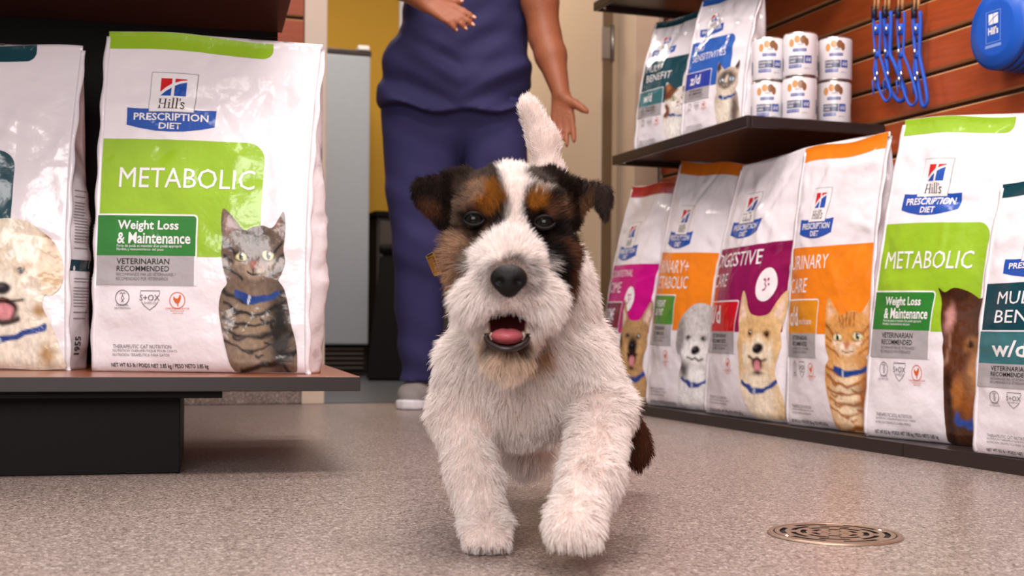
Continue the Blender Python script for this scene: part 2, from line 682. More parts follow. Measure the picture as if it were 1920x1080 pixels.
wb = room_box('wall_back', -2.6, AJ0 - 0.075, BW + 0.012, BW + 0.13, 0, 2.6, M_groove)
tag(wb, 'red-brown slatted wall beside the cream door jamb', kind='structure')
sm_b = slat_mesh(1.2, 'slat')
k = -7
while 1.325 + k * PIT < 2.4:
    z = 1.325 + k * PIT
    o = link(bpy.data.objects.new('slat', sm_b), wb)
    p = R(AJ0 - 0.08, BW + 0.012, z)
    o.location = p
    o.rotation_euler = (0, 0, ang + PI / 2)
    k += 1
bbm = room_box('baseboard_back', -2.6, AJ0 - 0.078, BW - 0.012, BW + 0.012, 0, 0.10, M_cove, bev=0.006)
tag(bbm, 'speckled cove base along the foot of the back wall', kind='structure')
wb2 = room_box('wall_back', AJ1 + 0.02, AW + 0.1, BW + 0.02, BW + 0.13, 0, 2.6, M_cream)
tag(wb2, 'narrow strip of beige wall between the door frame and the slatted wall', kind='structure')

t1 = room_box('trim_1', AJ0 - 0.078, AJ0, BW - 0.02, BW + 0.14, 0, 2.4, M_cream, bev=0.004)
tag(t1, 'cream door jamb at the end of the wall beside the bag of cat food', kind='structure')
t2 = room_box('trim_2', AJ1, AJ1 + 0.10, BW - 0.02, BW + 0.14, 0, 2.4, M_door, bev=0.004)
tag(t2, 'beige door jamb next to the shelves of pet food', kind='structure')

d1 = thing('door_1', 'open beige door standing behind the person in navy scrubs', 'door', R(AJ1 - 0.045, BW + 0.14), TH)
del d1['category']
d1['kind'] = 'structure'
box_obj('door_leaf', (-0.02, 0.01, 0.012), (0.024, 0.98, 2.1), M_door, d1, 0.003)
box_obj('hinge_edge', (-0.012, -0.004, 0.012), (0.024, 0.0095, 2.1), M_dark_gap, d1)
bm = bmesh.new()
bx(bm, (-0.022, -0.0085, 1.30), (0.012, -0.0045, 1.42), 0.001)
tube(bm, [(0.02, -0.012, 1.29), (0.02, -0.012, 1.43)], 0.007, 10)
bm_obj('hinge', bm, M_steel, d1)
bm = bmesh.new()
tube(bm, [(-0.02, 0.9, 1.0), (-0.065, 0.9, 1.0), (-0.065, 0.80, 1.0)], 0.009, 10)
bm_obj('door_handle', bm, M_chrome, d1)

# far room seen through the doorway
ff = room_box('floor_far', -3.2, 3.0, BW + 0.0, 8.2, -0.04, 0.003, M_floor2)
tag(ff, 'smooth blue-grey floor of the room beyond the doorway', kind='structure')
BF = 7.35
wf = room_box('wall_far', -3.2, 3.0, BF, BF + 0.1, 0, 2.6, M_yellow)
tag(wf, 'yellow wall of the room beyond the doorway', kind='structure')
wl = room_box('wall_left', -1.3, -1.2, BW + 0.13, BF, 0, 2.6, M_yellow)
tag(wl, 'yellow side wall of the room beyond the doorway', kind='structure')
wr2 = room_box('wall_side', 3.0, 3.1, BW + 0.13, BF + 0.1, 0, 2.6, M_cream)
tag(wr2, 'cream side wall of the room beyond the open door', kind='structure')
cxy = toab(Bp(753, 80, BF - 0.03))
t3 = room_box('trim_3', cxy[0] - 0.012, cxy[0] + 0.018, BF - 0.03, BF - 0.001, 0.93, 2.3, M_white, bev=0.003)
tag(t3, 'thin white strip of trim on the far yellow wall', kind='structure')

fa = toab(Bp(693, 400, BF - 0.72))
FH = Bp(650, 92, BF - 0.72)[2]
fr = thing('refrigerator', 'tall pale blue-grey refrigerator seen through the doorway', 'refrigerator', R(fa[0] - 0.6, BF - 0.72), TH)
box_obj('body', (0, 0.05, 0.02), (0.6, 0.70, FH - 0.02), M_wain, fr, 0.006)
box_obj('door', (0.0, 0.0, 0.17), (0.598, 0.048, FH - 0.03), M_fridge, fr, 0.008)
box_obj('top_cap', (-0.003, -0.003, FH - 0.029), (0.603, 0.05, FH), M_metal, fr, 0.004)
bm = bmesh.new(); bx(bm, (0.53, -0.01, FH + 0.0005), (0.59, 0.04, FH + 0.025), 0.006)
bm_obj('hinge_cover', bm, M_white, fr)
kg = box_obj('kick_grille', (0.0, 0.03, 0.03), (0.598, 0.049, 0.165), M_recess, fr)
for i in range(5):
    box_obj('slat', (0.02, 0.015, 0.04 + i * 0.025), (0.578, 0.028, 0.052 + i * 0.025), M_wain, kg, 0.002)

ca = toab(Bp(698, 500, BF - 0.47))
cb = thing('base_cabinet', 'dark grey-brown low cabinet along the far yellow wall', 'cabinet', R(ca[0] + 0.03, BF - 0.47), TH)
box_obj('carcass', (0, 0.02, 0.08), (1.0, 0.46, 0.87), M_wain, cb, 0.003)
for i in range(2):
    d_ = box_obj('door', (0.01 + i * 0.495, 0.0, 0.1), (0.495 + i * 0.495, 0.019, 0.85), M_wain, cb, 0.003)
    bm = bmesh.new(); tube(bm, [(0.44 + i * 0.12, -0.02, 0.62), (0.44 + i * 0.12, -0.02, 0.78)], 0.005, 8)
    bm_obj('handle', bm, M_metal, d_)
box_obj('worktop', (-0.02, -0.02, 0.871), (1.02, 0.46, 0.90), M_lam, cb, 0.003)
box_obj('plinth', (0.01, 0.05, 0.0), (0.99, 0.44, 0.079), M_black, cb)

wbn = thing('waste_bin', 'black tapered bin standing in front of the far dark cabinet', 'bin', P(764, 705, 6.35) * np.array((1, 1, 0)))
bm = bmesh.new()
for (z0, h0), (z1, h1) in (((0.003, 0.19), (0.62, 0.13)),):
    v = [bm.verts.new((sx * h, sy * h * 0.8, z)) for z, h in ((z0, h0), (z1, h1)) for sx, sy in ((-1, -1), (1, -1), (1, 1), (-1, 1))]
    for i in range(4): bm.faces.new((v[i], v[(i + 1) % 4], v[4 + (i + 1) % 4], v[4 + i]))
    bm.faces.new(v[:4][::-1]); bm.faces.new(v[4:])
bmesh.ops.bevel(bm, geom=bm.edges[:], offset=0.012, segments=2, affect='EDGES')
bm_obj('bin_body', bm, M_black, wbn)
bm = bmesh.new(); bx(bm, (-0.14, -0.115, 0.621), (0.14, 0.115, 0.67), 0.02)
bm_obj('lid', bm, M_lam, wbn)

# ------------------------------------------------------------------ left display stand
FR = math.radians(13.5)
fl = thing('display_stand', 'low black display stand with walnut top carrying two large pet food bags', 'display stand', (-0.272, 2.305, 0), FR)
bm = bmesh.new()
bx(bm, (-1.9, 0.0, 0.152), (0, 0.73, 0.178), 0.0015)
for f in bm.faces:
    f.material_index = 1 if f.normal.z > 0.9 else 0
bm_obj('deck', bm, [M_edge, M_wtop], fl)
box_obj('support_rail', (-1.88, 0.028, 0.139), (-0.242, 0.62, 0.1515), M_lam, fl, 0.002)
box_obj('plinth', (-1.86, 0.085, 0.0), (-0.315, 0.56, 0.1385), M_lam, fl, 0.002)
box_obj('back_panel', (-1.9, 0.70, 0.1785), (-0.115, 0.73, 1.9), M_black, fl)
box_obj('side_panel', (-1.9, 0.2, 0.1785), (-1.87, 0.699, 1.9), M_black, fl)
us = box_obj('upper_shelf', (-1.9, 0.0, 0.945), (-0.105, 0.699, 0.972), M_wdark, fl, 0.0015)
bm = bmesh.new(); bx(bm, (-0.875, 0.02, 0.855), (-0.855, 0.023, 0.944), 0.001)
bm_obj('hang_tab', bm, M_steel, us)

# ------------------------------------------------------------------ right shelving
dk = thing('floor_deck', 'dark brown low deck on the floor under the row of large bags', 'deck', R(1.69, 0), TH)
x = 0.4
for L in (0.95, 0.95, 0.95, 0.95):
    bm = bmesh.new(); bx(bm, (0, x, 0.0), (AW - 1.69 - 0.012, x + L - 0.003, 0.03), 0.003)
    bm_obj('deck_board', bm, M_shelf, dk)
    x += L
    if x > 4.2: break


def shelf(name, label, b0, b1, z0, a0=1.69):
    s = thing(name, label, 'shelf', R(a0, 0), TH)
    D = AW - a0 - 0.01
    box_obj('board', (0.004, b0 + 0.004, z0 + 0.016), (D, b1 - 0.004, z0 + 0.030), M_shelf, s, 0.002)
    bm = bmesh.new()
    bx(bm, (0, b0, z0), (0.014, b1, z0 + 0.0315), 0.004)
    bx(bm, (0.0145, b0, z0), (D, b0 + 0.014, z0 + 0.0315), 0.004)
    bx(bm, (0.0145, b1 - 0.014, z0), (D, b1, z0 + 0.0315), 0.004)
    bm_obj('rim', bm, M_shelf, s)
    for b in (b0 + 0.03, b1 - 0.04):
        bm = bmesh.new()
        bx(bm, (D - 0.05, b, z0 - 0.014), (D + 0.001, b + 0.004, z0 + 0.0155), 0.001)
        tube(bm, [(D - 0.03, b + 0.002, z0 - 0.006), (D - 0.03, b + 0.024, z0 - 0.006)], 0.006, 8)
        bm_obj('bracket', bm, M_chrome, s)
    bm = bmesh.new()
    for q in (0.03,):
        tube(bm, [(q, b1 - 0.03, z0 + 0.004), (q, b1 - 0.03, z0 + 0.0155)], 0.006, 8)
    bm_obj('screw', bm, M_chrome, s)
    return s


ZS = 0.8335
shelf('wall_shelf', 'dark brown shelf holding the cans and two small bags', 2.974, 3.85, 0.802)
shelf('wall_shelf', 'dark brown shelf at the top edge above the two small bags', 3.0, 4.02, 1.345)

# ------------------------------------------------------------------ pet food bags
def film(name, color, rough=0.2):
    return mat(name, color, rough, 0.5, coat=0.35, bump=[(20, 0.004), (55, 0.0006)])


M_film = film('white_film', '#e9e1e6', 0.15)
FILM = {}


def fm(h, rough=0.15):
    k = (h, rough)
    if k not in FILM: FILM[k] = film('print_' + h.strip('#'), h, rough)
    return FILM[k]


M_pic = mat('printed_picture', '#888888', 0.15, coat=0.35, bump=[(20, 0.004), (55, 0.0006)], attr='paint')


class Bag:
    def __init__(s, W, H, D, seed, lean=0.0, tilt=0.0, slump=0.0, wr=1.0, big=0.02, flare=0.0):
        s.W, s.H, s.D, s.lean, s.tilt, s.slump = W, H, D, lean, tilt, slump
        s.big, s.flare = big, flare
        s.gus = 0.026 if big <= 0.02 else 0.012
        rg = np.random.RandomState(seed)
        s.cr = []
        for i in range(44):
            z = rg.uniform(0.05, 1.0) ** 0.8
            amp = rg.uniform(-1, 1) * (0.0016 + 0.0036 * (z > 0.6)) * wr
            s.cr.append((rg.uniform(-0.5, 0.5) * W, z * H, rg.uniform(0, PI), rg.uniform(0.03, 0.11), rg.uniform(0.010, 0.019), amp))
        for i in range(10):     # creases that start at the seams
            sd = rg.choice((-1, 1))
            s.cr.append((sd * W * 0.46, rg.uniform(0.08, 0.9) * H, rg.normal(0, 0.4), rg.uniform(0.03, 0.09), rg.uniform(0.010, 0.016), -rg.uniform(0.001, 0.0035) * wr))
        s.seed = seed

    def dep(s, z):
        t = np.clip((z / s.H - 0.30) / 0.68, 0, 1)
        return s.D * np.clip(1 - t ** 1.9, 0, 1) * (1 - 0.0) + 0.003

    def wf(s, z):
        t = np.clip(z / s.H, 0, 1)
        return s.W / 2 * (1 - 0.025 * np.sin(PI * t) - 0.02 * s.slump * np.clip((t - 0.6) / 0.4, 0, 1) + s.flare * t)

    def pt(s, x, z, off=0.0, back=False):
        """front (or back) sheet: sheet coordinates -> local position"""
        x, z = np.asarray(x, float), np.asarray(z, float)
        u = x / (s.W / 2)
        t = np.clip(z / s.H, 0, 1)
        d = s.dep(z)
        bul = s.big * np.clip(np.sin(PI * np.clip(t * 1.02 + 0.03, 0, 1)), 0, 1) ** 0.7 * (1 - u ** 2) * (1 - 0.6 * t)
        X = u * s.wf(z)
        Zs = z * (1 - s.tilt * t * (0.5 + 0.5 * u)) + 0.004 * np.sin(u * 4 + s.seed) * t ** 4
        Zs = Zs - 0.004 * (vnoise(np.stack([x * 14 + s.seed, np.zeros_like(x)], -1).reshape(-1, 2), s.seed).reshape(x.shape)) * np.exp(-(z / 0.02) ** 2)
        lean = s.lean * t ** 1.25
        if back:
            return np.stack([X, d / 2 + 0.6 * bul + lean, Zs], -1)
        y = -d / 2 - bul
        w_ = np.zeros_like(X)
        for cx, cz, a, L, wd, amp in s.cr:
            dx, dz = x - cx, z - cz
            p, q = dx * math.cos(a) + dz * math.sin(a), -dx * math.sin(a) + dz * math.cos(a)
            w_ += amp * np.exp(-(p / L) ** 2 - (q / wd) ** 2)
        sh = x.shape
        w_ += (vnoise(np.stack([x * 16, z * 16], -1).reshape(-1, 2), s.seed).reshape(sh) - 0.5) * 0.006
        w_ += (vnoise(np.stack([x * 38, z * 50], -1).reshape(-1, 2), s.seed + 5).reshape(sh) - 0.5) * 0.0013
        edge = np.clip((1 - np.abs(u)) * 8, 0.25, 1) * np.clip((1 - t) * 14, 0.25, 1)
        y = y + w_ * edge
        y = y + 0.012 * np.clip(1 - z / 0.025, 0, 1) ** 2 * (1 - 0.3 * np.abs(u))
        return np.stack([X, y + lean - off, Zs], -1)

    def side(s, sg, u, z, off=0.0):
        """gusset: u 0 (front) .. 1 (back)"""
        u, z = np.asarray(u, float), np.asarray(z, float)
        a = s.pt(np.full_like(z, sg * s.W / 2), z)
        b = s.pt(np.full_like(z, sg * s.W / 2), z, back=True)
        t = np.clip(z / s.H, 0, 1)
        g = s.gus * np.sin(PI * np.clip(t * 1.25 + 0.1, 0, 1)) * (t < 0.9) - 0.02 * np.clip((t - 0.6) / 0.2, 0, 1) * np.clip((0.99 - t) / 0.1, 0, 1)
        n = (vnoise(np.stack([u * 3, z * 40], -1).reshape(-1, 2), s.seed + 9).reshape(z.shape) - 0.5) * 0.010
        p = a + (b - a) * u[..., None]
        p[..., 0] += sg * ((g + n) * np.sin(PI * u) + off)
        return p

    def build(s, root):
        nx, nz, ns = 72, 112, 8
        gx, gz = s.W / nx, s.H / nz
        s.gx, s.gz = gx, gz
        xs = np.linspace(-s.W / 2, s.W / 2, nx + 1)
        us = np.linspace(0, 1, ns + 1)[1:-1]
        xb = np.linspace(s.W / 2, -s.W / 2, 15)
        V = []
        for j in range(nz + 1):
            z = j * gz
            V.append(s.pt(xs, np.full_like(xs, z)))
            V.append(s.side(1, us, np.full_like(us, z)))
            V.append(s.pt(xb, np.full_like(xb, z), back=True))
            V.append(s.side(-1, us[::-1], np.full_like(us, z)))
        per = nx + 1 + len(us) * 2 + 15
        V = np.concatenate(V)
        V[:, 2] = np.maximum(V[:, 2], 0.0)
        f = []
        for j in range(nz):
            a, b = j * per, (j + 1) * per
            for i in range(per):
                i2 = (i + 1) % per
                f.append((a + i, a + i2, b + i2, b + i))
        f.append(tuple(range(per))[::-1])
        f.append(tuple(range(nz * per, nz * per + per)))
        mesh_obj('bag_body', V, f, M_film, root, smooth=True)
        for sg in (-1, 1):                     # welded edge seams
            zs = np.linspace(0.0, s.H * 0.985, 60)
            e = s.pt(np.full_like(zs, sg * s.W / 2), zs)
            wv = 0.007 + 0.0018 * np.sin(zs * 70 + s.seed)
            v = []
            for k, (dx, dy) in enumerate(((0, -0.0012), (1, -0.0012), (1, 0.0008), (0, 0.0008))):
                q = e.copy()
                q[:, 0] += sg * (dx * wv - (1 - dx) * 0.003)
                q[:, 1] += dy + dx * 0.0015
                v.append(q)
            v = np.stack(v, 1).reshape(-1, 3)
            v[:, 2] = np.maximum(v[:, 2], 0.0)
            f = []
            for j in range(59):
                for k in range(4):
                    a, b = j * 4 + k, j * 4 + (k + 1) % 4
                    f.append((a, b, b + 4, a + 4) if sg > 0 else (a, a + 4, b + 4, b))
            f += [(0, 1, 2, 3), (59 * 4 + 3, 59 * 4 + 2, 59 * 4 + 1, 59 * 4)]
            mesh_obj('edge_seam', v, f, M_film, root, smooth=True)
        return s

    # template coordinates: pixel positions on the front of the tall cat food bag
    def tx(s, px): return (np.asarray(px, float) - 393) / 408 * s.W

    def tz(s, py): return (698 - np.asarray(py, float)) / 640 * s.H


class Print:
    """collects flat print for one part of a bag and lays it on the film"""
    def __init__(s, bag): s.b, s.v, s.f, s.m, s.mats = bag, [], [], [], []

    def add(s, v, f, mt, off, cut=True):
        b = s.b
        v = np.asarray(v, float)
        v = np.stack([b.tx(v[:, 0]), b.tz(v[:, 1])], 1)
        hw = b.W / 2 - 0.0005
        v[:, 0] = np.clip(v[:, 0], -hw, hw)
        if cut:
            v, f = cut_grid(v, f, b.gx, b.gz, -b.W / 2, 0)
        p = b.pt(v[:, 0], v[:, 1], off)
        if mt not in s.mats: s.mats.append(mt)
        mi = s.mats.index(mt)
        base = sum(len(q) for q in s.v)
        # keep faces looking out of the bag (local -y)
        for q in f:
            a = v[list(q)]
            ar = np.sum(a[:, 0] * np.roll(a[:, 1], -1) - np.roll(a[:, 0], -1) * a[:, 1])
            q = tuple(base + i for i in q)
            s.f.append(q if ar > 0 else q[::-1])
            s.m.append(mi)
        s.v.append(p)

    def poly(s, pts, mt, off=0.0005): s.add(pts, [tuple(range(len(pts)))], mt, off)

    def text(s, t, x0, x1, y0, y1, mt, bold=0.0, off=0.0014, slant=0):
        """t set between x0..x1, from cap line y0 down to y1"""
        g, f = text_geo(t, bold)
        v = np.stack([x0 + g[:, 0] * (x1 - x0), y1 + g[:, 1] * (y0 - y1)], 1)
        s.add(v, f, mt, off, cut=(y1 - y0) > 14)

    def done(s, name, parent):
        if s.v:
            o = mesh_obj(name, np.concatenate(s.v), s.f, s.mats, parent, smooth=True, mi=s.m)
            if name in ('icons', 'lettering', 'product_name', 'grey_box', 'name_box', 'logo', 'round_badge'): tag(o, kind='stuff')
            return o


# ---- printed animals, drawn in a unit box (x to the right, y up)
CAT_SIL = [(.03, .995), (.07, 1.0), (.17, .955), (.31, .875), (.42, .895), (.55, .905), (.66, .89), (.74, .94), (.80, .995), (.83, .96), (.835, .86),
           (.82, .76), (.845, .68), (.79, .60), (.76, .57), (.83, .52), (.885, .42), (.93, .30), (.985, .17), (.995, .06), (.94, .015), (.60, .0), (.30, .0),
           (.16, .05), (.10, .15), (.03, .30), (.0, .40), (.04, .50), (.11, .55), (.06, .63), (.03, .72), (.04, .82), (.02, .90)]


def stripes(col, sf=0.010):
    o = []
    for y, w_, d in ((.50, .022, .10), (.43, .020, .12), (.35, .018, .10), (.27, .016, .08), (.20, .014, .08)):
        o.append(('l', [(.06, y), (.30, y - d * .55), (.46, y - d * .62), (.66, y - d * .3), (.86, y + .01)], w_ * .55, col, sf))
    for q in ((.16, .385), (.12, .30), (.2, .23), (.3, .155), (.55, .34), (.6, .2), (.45, .12), (.72, .42)): o.append(('l', [(q[0], q[1]), (q[0] + .07, q[1] - .022), (q[0] + .13, q[1] - .012)], .009, col, sf))
    o.append(('l', [(.66, .30), (.80, .15), (.94, .26)], .018, col, sf)); o.append(('l', [(.70, .17), (.84, .12), (.97, .14)], .018, col, sf))
    o.append(('l', [(.30, .02), (.55, .06), (.82, .07), (.9, .02)], .016, col, sf))
    for x in (.30, .37, .44, .51, .58): o.append(('l', [(x, .885), (x + (.44 - x) * .25, .80)], .012, col, sf))
    o += [('l', [(.05, .80), (.20, .74)], .012, col, sf), ('l', [(.06, .72), (.22, .68)], .010, col, sf), ('l', [(.82, .80), (.70, .74)], .012, col, sf),
          ('l', [(.82, .72), (.70, .67)], .010, col, sf), ('l', [(.08, .64), (.24, .61), (.3, .57)], .010, col, sf), ('l', [(.80, .64), (.66, .6)], .010, col, sf)]
    return o


def cat_ops(base, dark, light, muz, eye, ear='#8d6a5f', nose='#96594a', mask=None, st=True, patch=()):
    o = [('e', .45, .26, .30, .22, 0, light, .14), ('e', .78, .25, .14, .26, 0, dark, .10), ('e', .44, .79, .34, .12, 0, base, .06)]
    o += list(patch)
    if st: o += stripes(dark)
    if mask: o += [('e', .44, .735, .33, .125, 0, mask, .05), ('e', .1, .93, .1, .08, .5, mask, .03), ('e', .77, .93, .09, .08, -.5, mask, .03)]
    o += [('p', [(.07, .975), (.21, .90), (.09, .83)], ear, .02), ('p', [(.79, .97), (.79, .85), (.68, .89)], ear, .02)]
    o += [('e', .44, .635, .15, .05, 0, muz, .03), ('e', .28, .70, .07, .03, .3, muz, .02), ('e', .62, .70, .06, .03, -.3, muz, .02)]
    for x in (.285, .62):
        o += [('e', x, .725, .092, .036, .08 if x > .5 else -.08, dark, .008), ('e', x, .725, .070, .026, 0, eye, .006), ('e', x, .727, .026, .025, 0, '#0d0908', .006),
              ('e', x + .02, .736, .012, .006, 0, '#ffffff', .003)]
    o += [('l', [(.455, .74), (.46, .68)], .05, base, .03), ('p', [(.40, .675), (.52, .675), (.46, .64)], nose, .008), ('l', [(.46, .64), (.46, .618)], .006, dark, .005),
          ('l', [(.36, .617), (.46, .612), (.56, .617)], .006, dark, .006)]
    o += [('l', [(.20, .487), (.38, .452), (.56, .448), (.76, .487)], .020, '#1c3f86', .006), ('e', .38, .452, .022, .022, 0, '#b9c0cc', .006)]
    return o


ERECT_SIL = [(.02, .98), (.06, 1.0), (.17, .93), (.27, .83), (.40, .80), (.55, .80), (.66, .83), (.80, .95), (.90, .99), (.93, .90), (.90, .76), (.86, .68), (.88, .56), (.82, .46),
             (.80, .36), (.88, .26), (.97, .12), (1.0, .02), (.80, .0), (.40, .0), (.26, .06), (.14, .18), (.09, .32), (.08, .46), (.04, .56), (.07, .66), (.06, .74), (.03, .86)]
FLOP_SIL = [(.22, .93), (.36, .985), (.52, 1.0), (.68, .98), (.80, .92), (.92, .84), (1.0, .70), (.98, .56), (.90, .50), (.84, .50), (.82, .42), (.90, .30), (.97, .14), (1.0, .0), (.5, -.01),
            (.08, .0), (.04, .16), (.10, .32), (.16, .44), (.12, .50), (.04, .52), (.0, .60), (.02, .74), (.10, .86)]
PUP_SIL = [(.02, .99), (.16, .96), (.34, .99), (.60, .97), (.84, .92), (1.0, .85), (1.0, .0), (.36, .0), (.30, .10), (.28, .22), (.27, .36), (.25, .52), (.22, .60), (.24, .66), (.20, .72), (.16, .80), (.14, .88), (.08, .94)]


def dog_ops(base, dark, light, ear, tongue=True, muzzle=None, nose='#191415', floppy=False, cx=.47, mouth=.40):
    o = [('e', .45, .15, .40, .25, 0, light, .12), ('e', cx, .62, .30, .2, 0, base, .08)]
    if floppy:
        o += [('e', .12, .68, .10, .2, -.2, ear, .05), ('e', .90, .68, .10, .19, .2, ear, .05)]
    else:
        o += [('p', [(.07, .97), (.22, .82), (.09, .74)], ear, .03), ('p', [(.88, .96), (.88, .76), (.72, .81)], ear, .03)]
    o += [('e', cx, .52, .15, .13, 0, muzzle or light, .05), ('e', cx - .22, .50, .07, .10, .1, light, .05), ('e', cx + .22, .50, .07, .10, -.1, light, .05)]
    for x in (cx - .16, cx + .16):
        o += [('e', x, .655, .058, .026, 0, dark, .02), ('e', x, .655, .034, .019, 0, '#23130c', .006), ('e', x + .01, .661, .009, .006, 0, '#ffffff', .003)]
    o += [('e', cx, .545, .085, .040, 0, nose, .012), ('e', cx - .02, .56, .03, .010, 0, '#5a5052', .01)]
    o += [('l', [(cx - .17, .47), (cx - .08, .452), (cx, .475), (cx + .08, .452), (cx + .17, .47)], .010, '#2a1814', .012)]
    if tongue:
        o += [('e', cx, mouth + .02, .115, .052, 0, '#3a1518', .015), ('e', cx, mouth, .075, .055, 0, '#d98a92', .014), ('e', cx, mouth - .06, .10, .02, 0, '#3b2a26', .02)]
    o += [('l', [(.16, .27), (.38, .215), (.60, .225), (.84, .29)], .022, '#27408a', .008), ('e', .42, .212, .025, .025, 0, '#aeb4c4', .008)]
    return o


ANIM = {
    'tabby': (CAT_SIL, '#6d5a4c', cat_ops('#5d4c40', '#17100d', '#8d7862', '#a8917c', '#cfc796', ear='#8f6f68')),
    'orange': (CAT_SIL, '#d49a5a', cat_ops('#cf9250', '#9c5a24', '#ecd2ae', '#f2dfc8', '#dfe0b0', ear='#e0b294', nose='#c87a66')),
    'siamese': (CAT_SIL, '#cdbca8', cat_ops('#c6b39e', '#5d4a42', '#e8dccb', '#6d5f58', '#bcd3ee', ear='#3c302c', mask='#4a3e3a', st=False, nose='#2a2020')),
    'calico': (CAT_SIL, '#ddd3ca', cat_ops('#d9cfc6', '#5a4034', '#eee8e2', '#f2ece6', '#cfd3a6', ear='#a06a4c', st=False,
                                           patch=[('e', .16, .86, .26, .13, .3, '#6a3f26', .03), ('e', .74, .85, .2, .12, -.3, '#3f2c22', .03), ('e', .1, .55, .12, .1, 0, '#7a4a2c', .03)])),
    'cream': (FLOP_SIL, '#e0d2bd', dog_ops('#ddcdb6', '#8d6a46', '#ebe0d0', '#cdb08a', floppy=True, mouth=.415) + [('e', .47, .40, .135, .075, 0, '#2c1512', .015), ('e', .47, .385, .095, .055, 0, '#d58a90', .012), ('l', [(.33, .35), (.47, .31), (.61, .35)], .016, '#3a2a26', .012), ('l', [(.82, .82), (.80, .70), (.86, .60)], .02, '#c2a070', .03), ('e', .80, .40, .05, .04, 0, '#a9814f', .04)] + [('e', .90, .86, .05, .07, .3, '#a4763c', .03), ('e', .86, .12, .07, .06, .6, '#b08a5c', .05), ('e', .68, .69, .06, .03, 0, '#a9803f', .03), ('e', .63, .655, .034, .022, 0, '#2a160e', .01)]),
    'tan': (ERECT_SIL, '#dcb684', dog_ops('#dab17c', '#8a5c32', '#f0dfc6', '#eac9b6', muzzle='#efdcc2')),
    'shepherd': (ERECT_SIL, '#a58058', dog_ops('#b08a5e', '#3a2a20', '#c49a68', '#d9b8ac', muzzle='#2a201c') + [('l', [(.05, .95), (.05, .72), (.10, .56)], .03, '#3a2a22', .02)]),
    'greywhite': (FLOP_SIL, '#b9b3b2', dog_ops('#c9c3c2', '#4a4546', '#e9e5e4', '#8f8987', floppy=True, tongue=False) + [('e', .2, .36, .10, .08, 0, '#55504f', .06)]),
    'brown': (PUP_SIL, '#4a2a1a', [('e', .62, .55, .32, .24, 0, '#57301a', .1), ('e', .30, .70, .10, .14, .2, '#5d3320', .06), ('e', .34, .80, .09, .07, .4, '#c9908a', .05), ('l', [(.06, .96), (.3, .95), (.6, .94)], .03, '#3a2016', .02),
                                  ('l', [(.42, .80), (.36, .62), (.28, .52)], .02, '#8f6752', .02), ('e', .74, .63, .12, .035, .1, '#9b6a3c', .03), ('e', .76, .63, .06, .022, 0, '#20110a', .01),
                                  ('e', .90, .46, .18, .14, 0, '#b07a4a', .08), ('e', .55, .32, .14, .10, .4, '#a0622e', .07), ('e', .75, .25, .12, .10, 0, '#8a4e22', .06), ('l', [(.42, .0), (.38, .2), (.36, .40)], .06, '#2f1a12', .05),
                                  ('l', [(.52, .165), (.75, .13), (1.0, .16)], .030, '#274a9c', .01)]),
}


def animal(bag, kind, x0, x1, y0, y1, root, seed=0, cell=0.0026):
    sil, base, ops = ANIM[kind]
    sil = np.array(sil, float)
    ctr = []
    n = len(sil)
    for i in range(n):                           # soften the outline a little
        a, b, c, d = sil[i - 1], sil[i], sil[(i + 1) % n], sil[(i + 2) % n]
        for t in (0, .34, .67):
            ctr.append(0.5 * (2 * b + (c - a) * t + (2 * a - 5 * b + 4 * c - d) * t * t + (3 * b - a - 3 * c + d) * t ** 3))
    T = np.array(ctr)
    pv = np.stack([x0 + T[:, 0] * (x1 - x0), y1 + T[:, 1] * (y0 - y1)], 1)
    lx, lz = bag.tx(pv[:, 0]), bag.tz(pv[:, 1])
    hw = bag.W / 2 - 0.0005
    lx = np.clip(lx, -hw, hw)
    lz = np.clip(lz, 0.004, bag.H)
    cx_, cz_ = bag.gx / max(1, round(bag.gx / cell)), bag.gz / max(1, round(bag.gz / cell))
    V, Fc = cut_grid(np.stack([lx, lz], 1), [tuple(range(len(lx)))], cx_, cz_, -bag.W / 2, 0)
    p = bag.pt(V[:, 0], V[:, 1], 0.0019)
    X0, X1, Z0, Z1 = bag.tx(x0), bag.tx(x1), bag.tz(y1), bag.tz(y0)
    ux, uy = (V[:, 0] - X0) / (X1 - X0), (V[:, 1] - Z0) / (Z1 - Z0)
    asp = (Z1 - Z0) / (X1 - X0)
    wx = (vnoise(np.stack([ux * 9, uy * 9 * asp], 1), 3) - .5) * .05
    wy = (vnoise(np.stack([ux * 9, uy * 9 * asp], 1), 4) - .5) * .03
    c = paint(ops, base, ux + wx, uy + wy)
    nz = vnoise(np.stack([ux * 40, uy * 22 * asp], 1), 11) * .6 + vnoise(np.stack([ux * 80, uy * 60 * asp], 1), 12) * .4
    c = np.clip(c * (0.72 + 0.56 * nz)[:, None], 0, 1)
    fo = []
    for q in Fc:
        a = V[list(q)]
        ar = np.sum(a[:, 0] * np.roll(a[:, 1], -1) - np.roll(a[:, 0], -1) * a[:, 1])
        fo.append(q if ar > 0 else q[::-1])
    return mesh_obj('printed_picture', p, fo, M_pic, root, smooth=True, fcol=c)


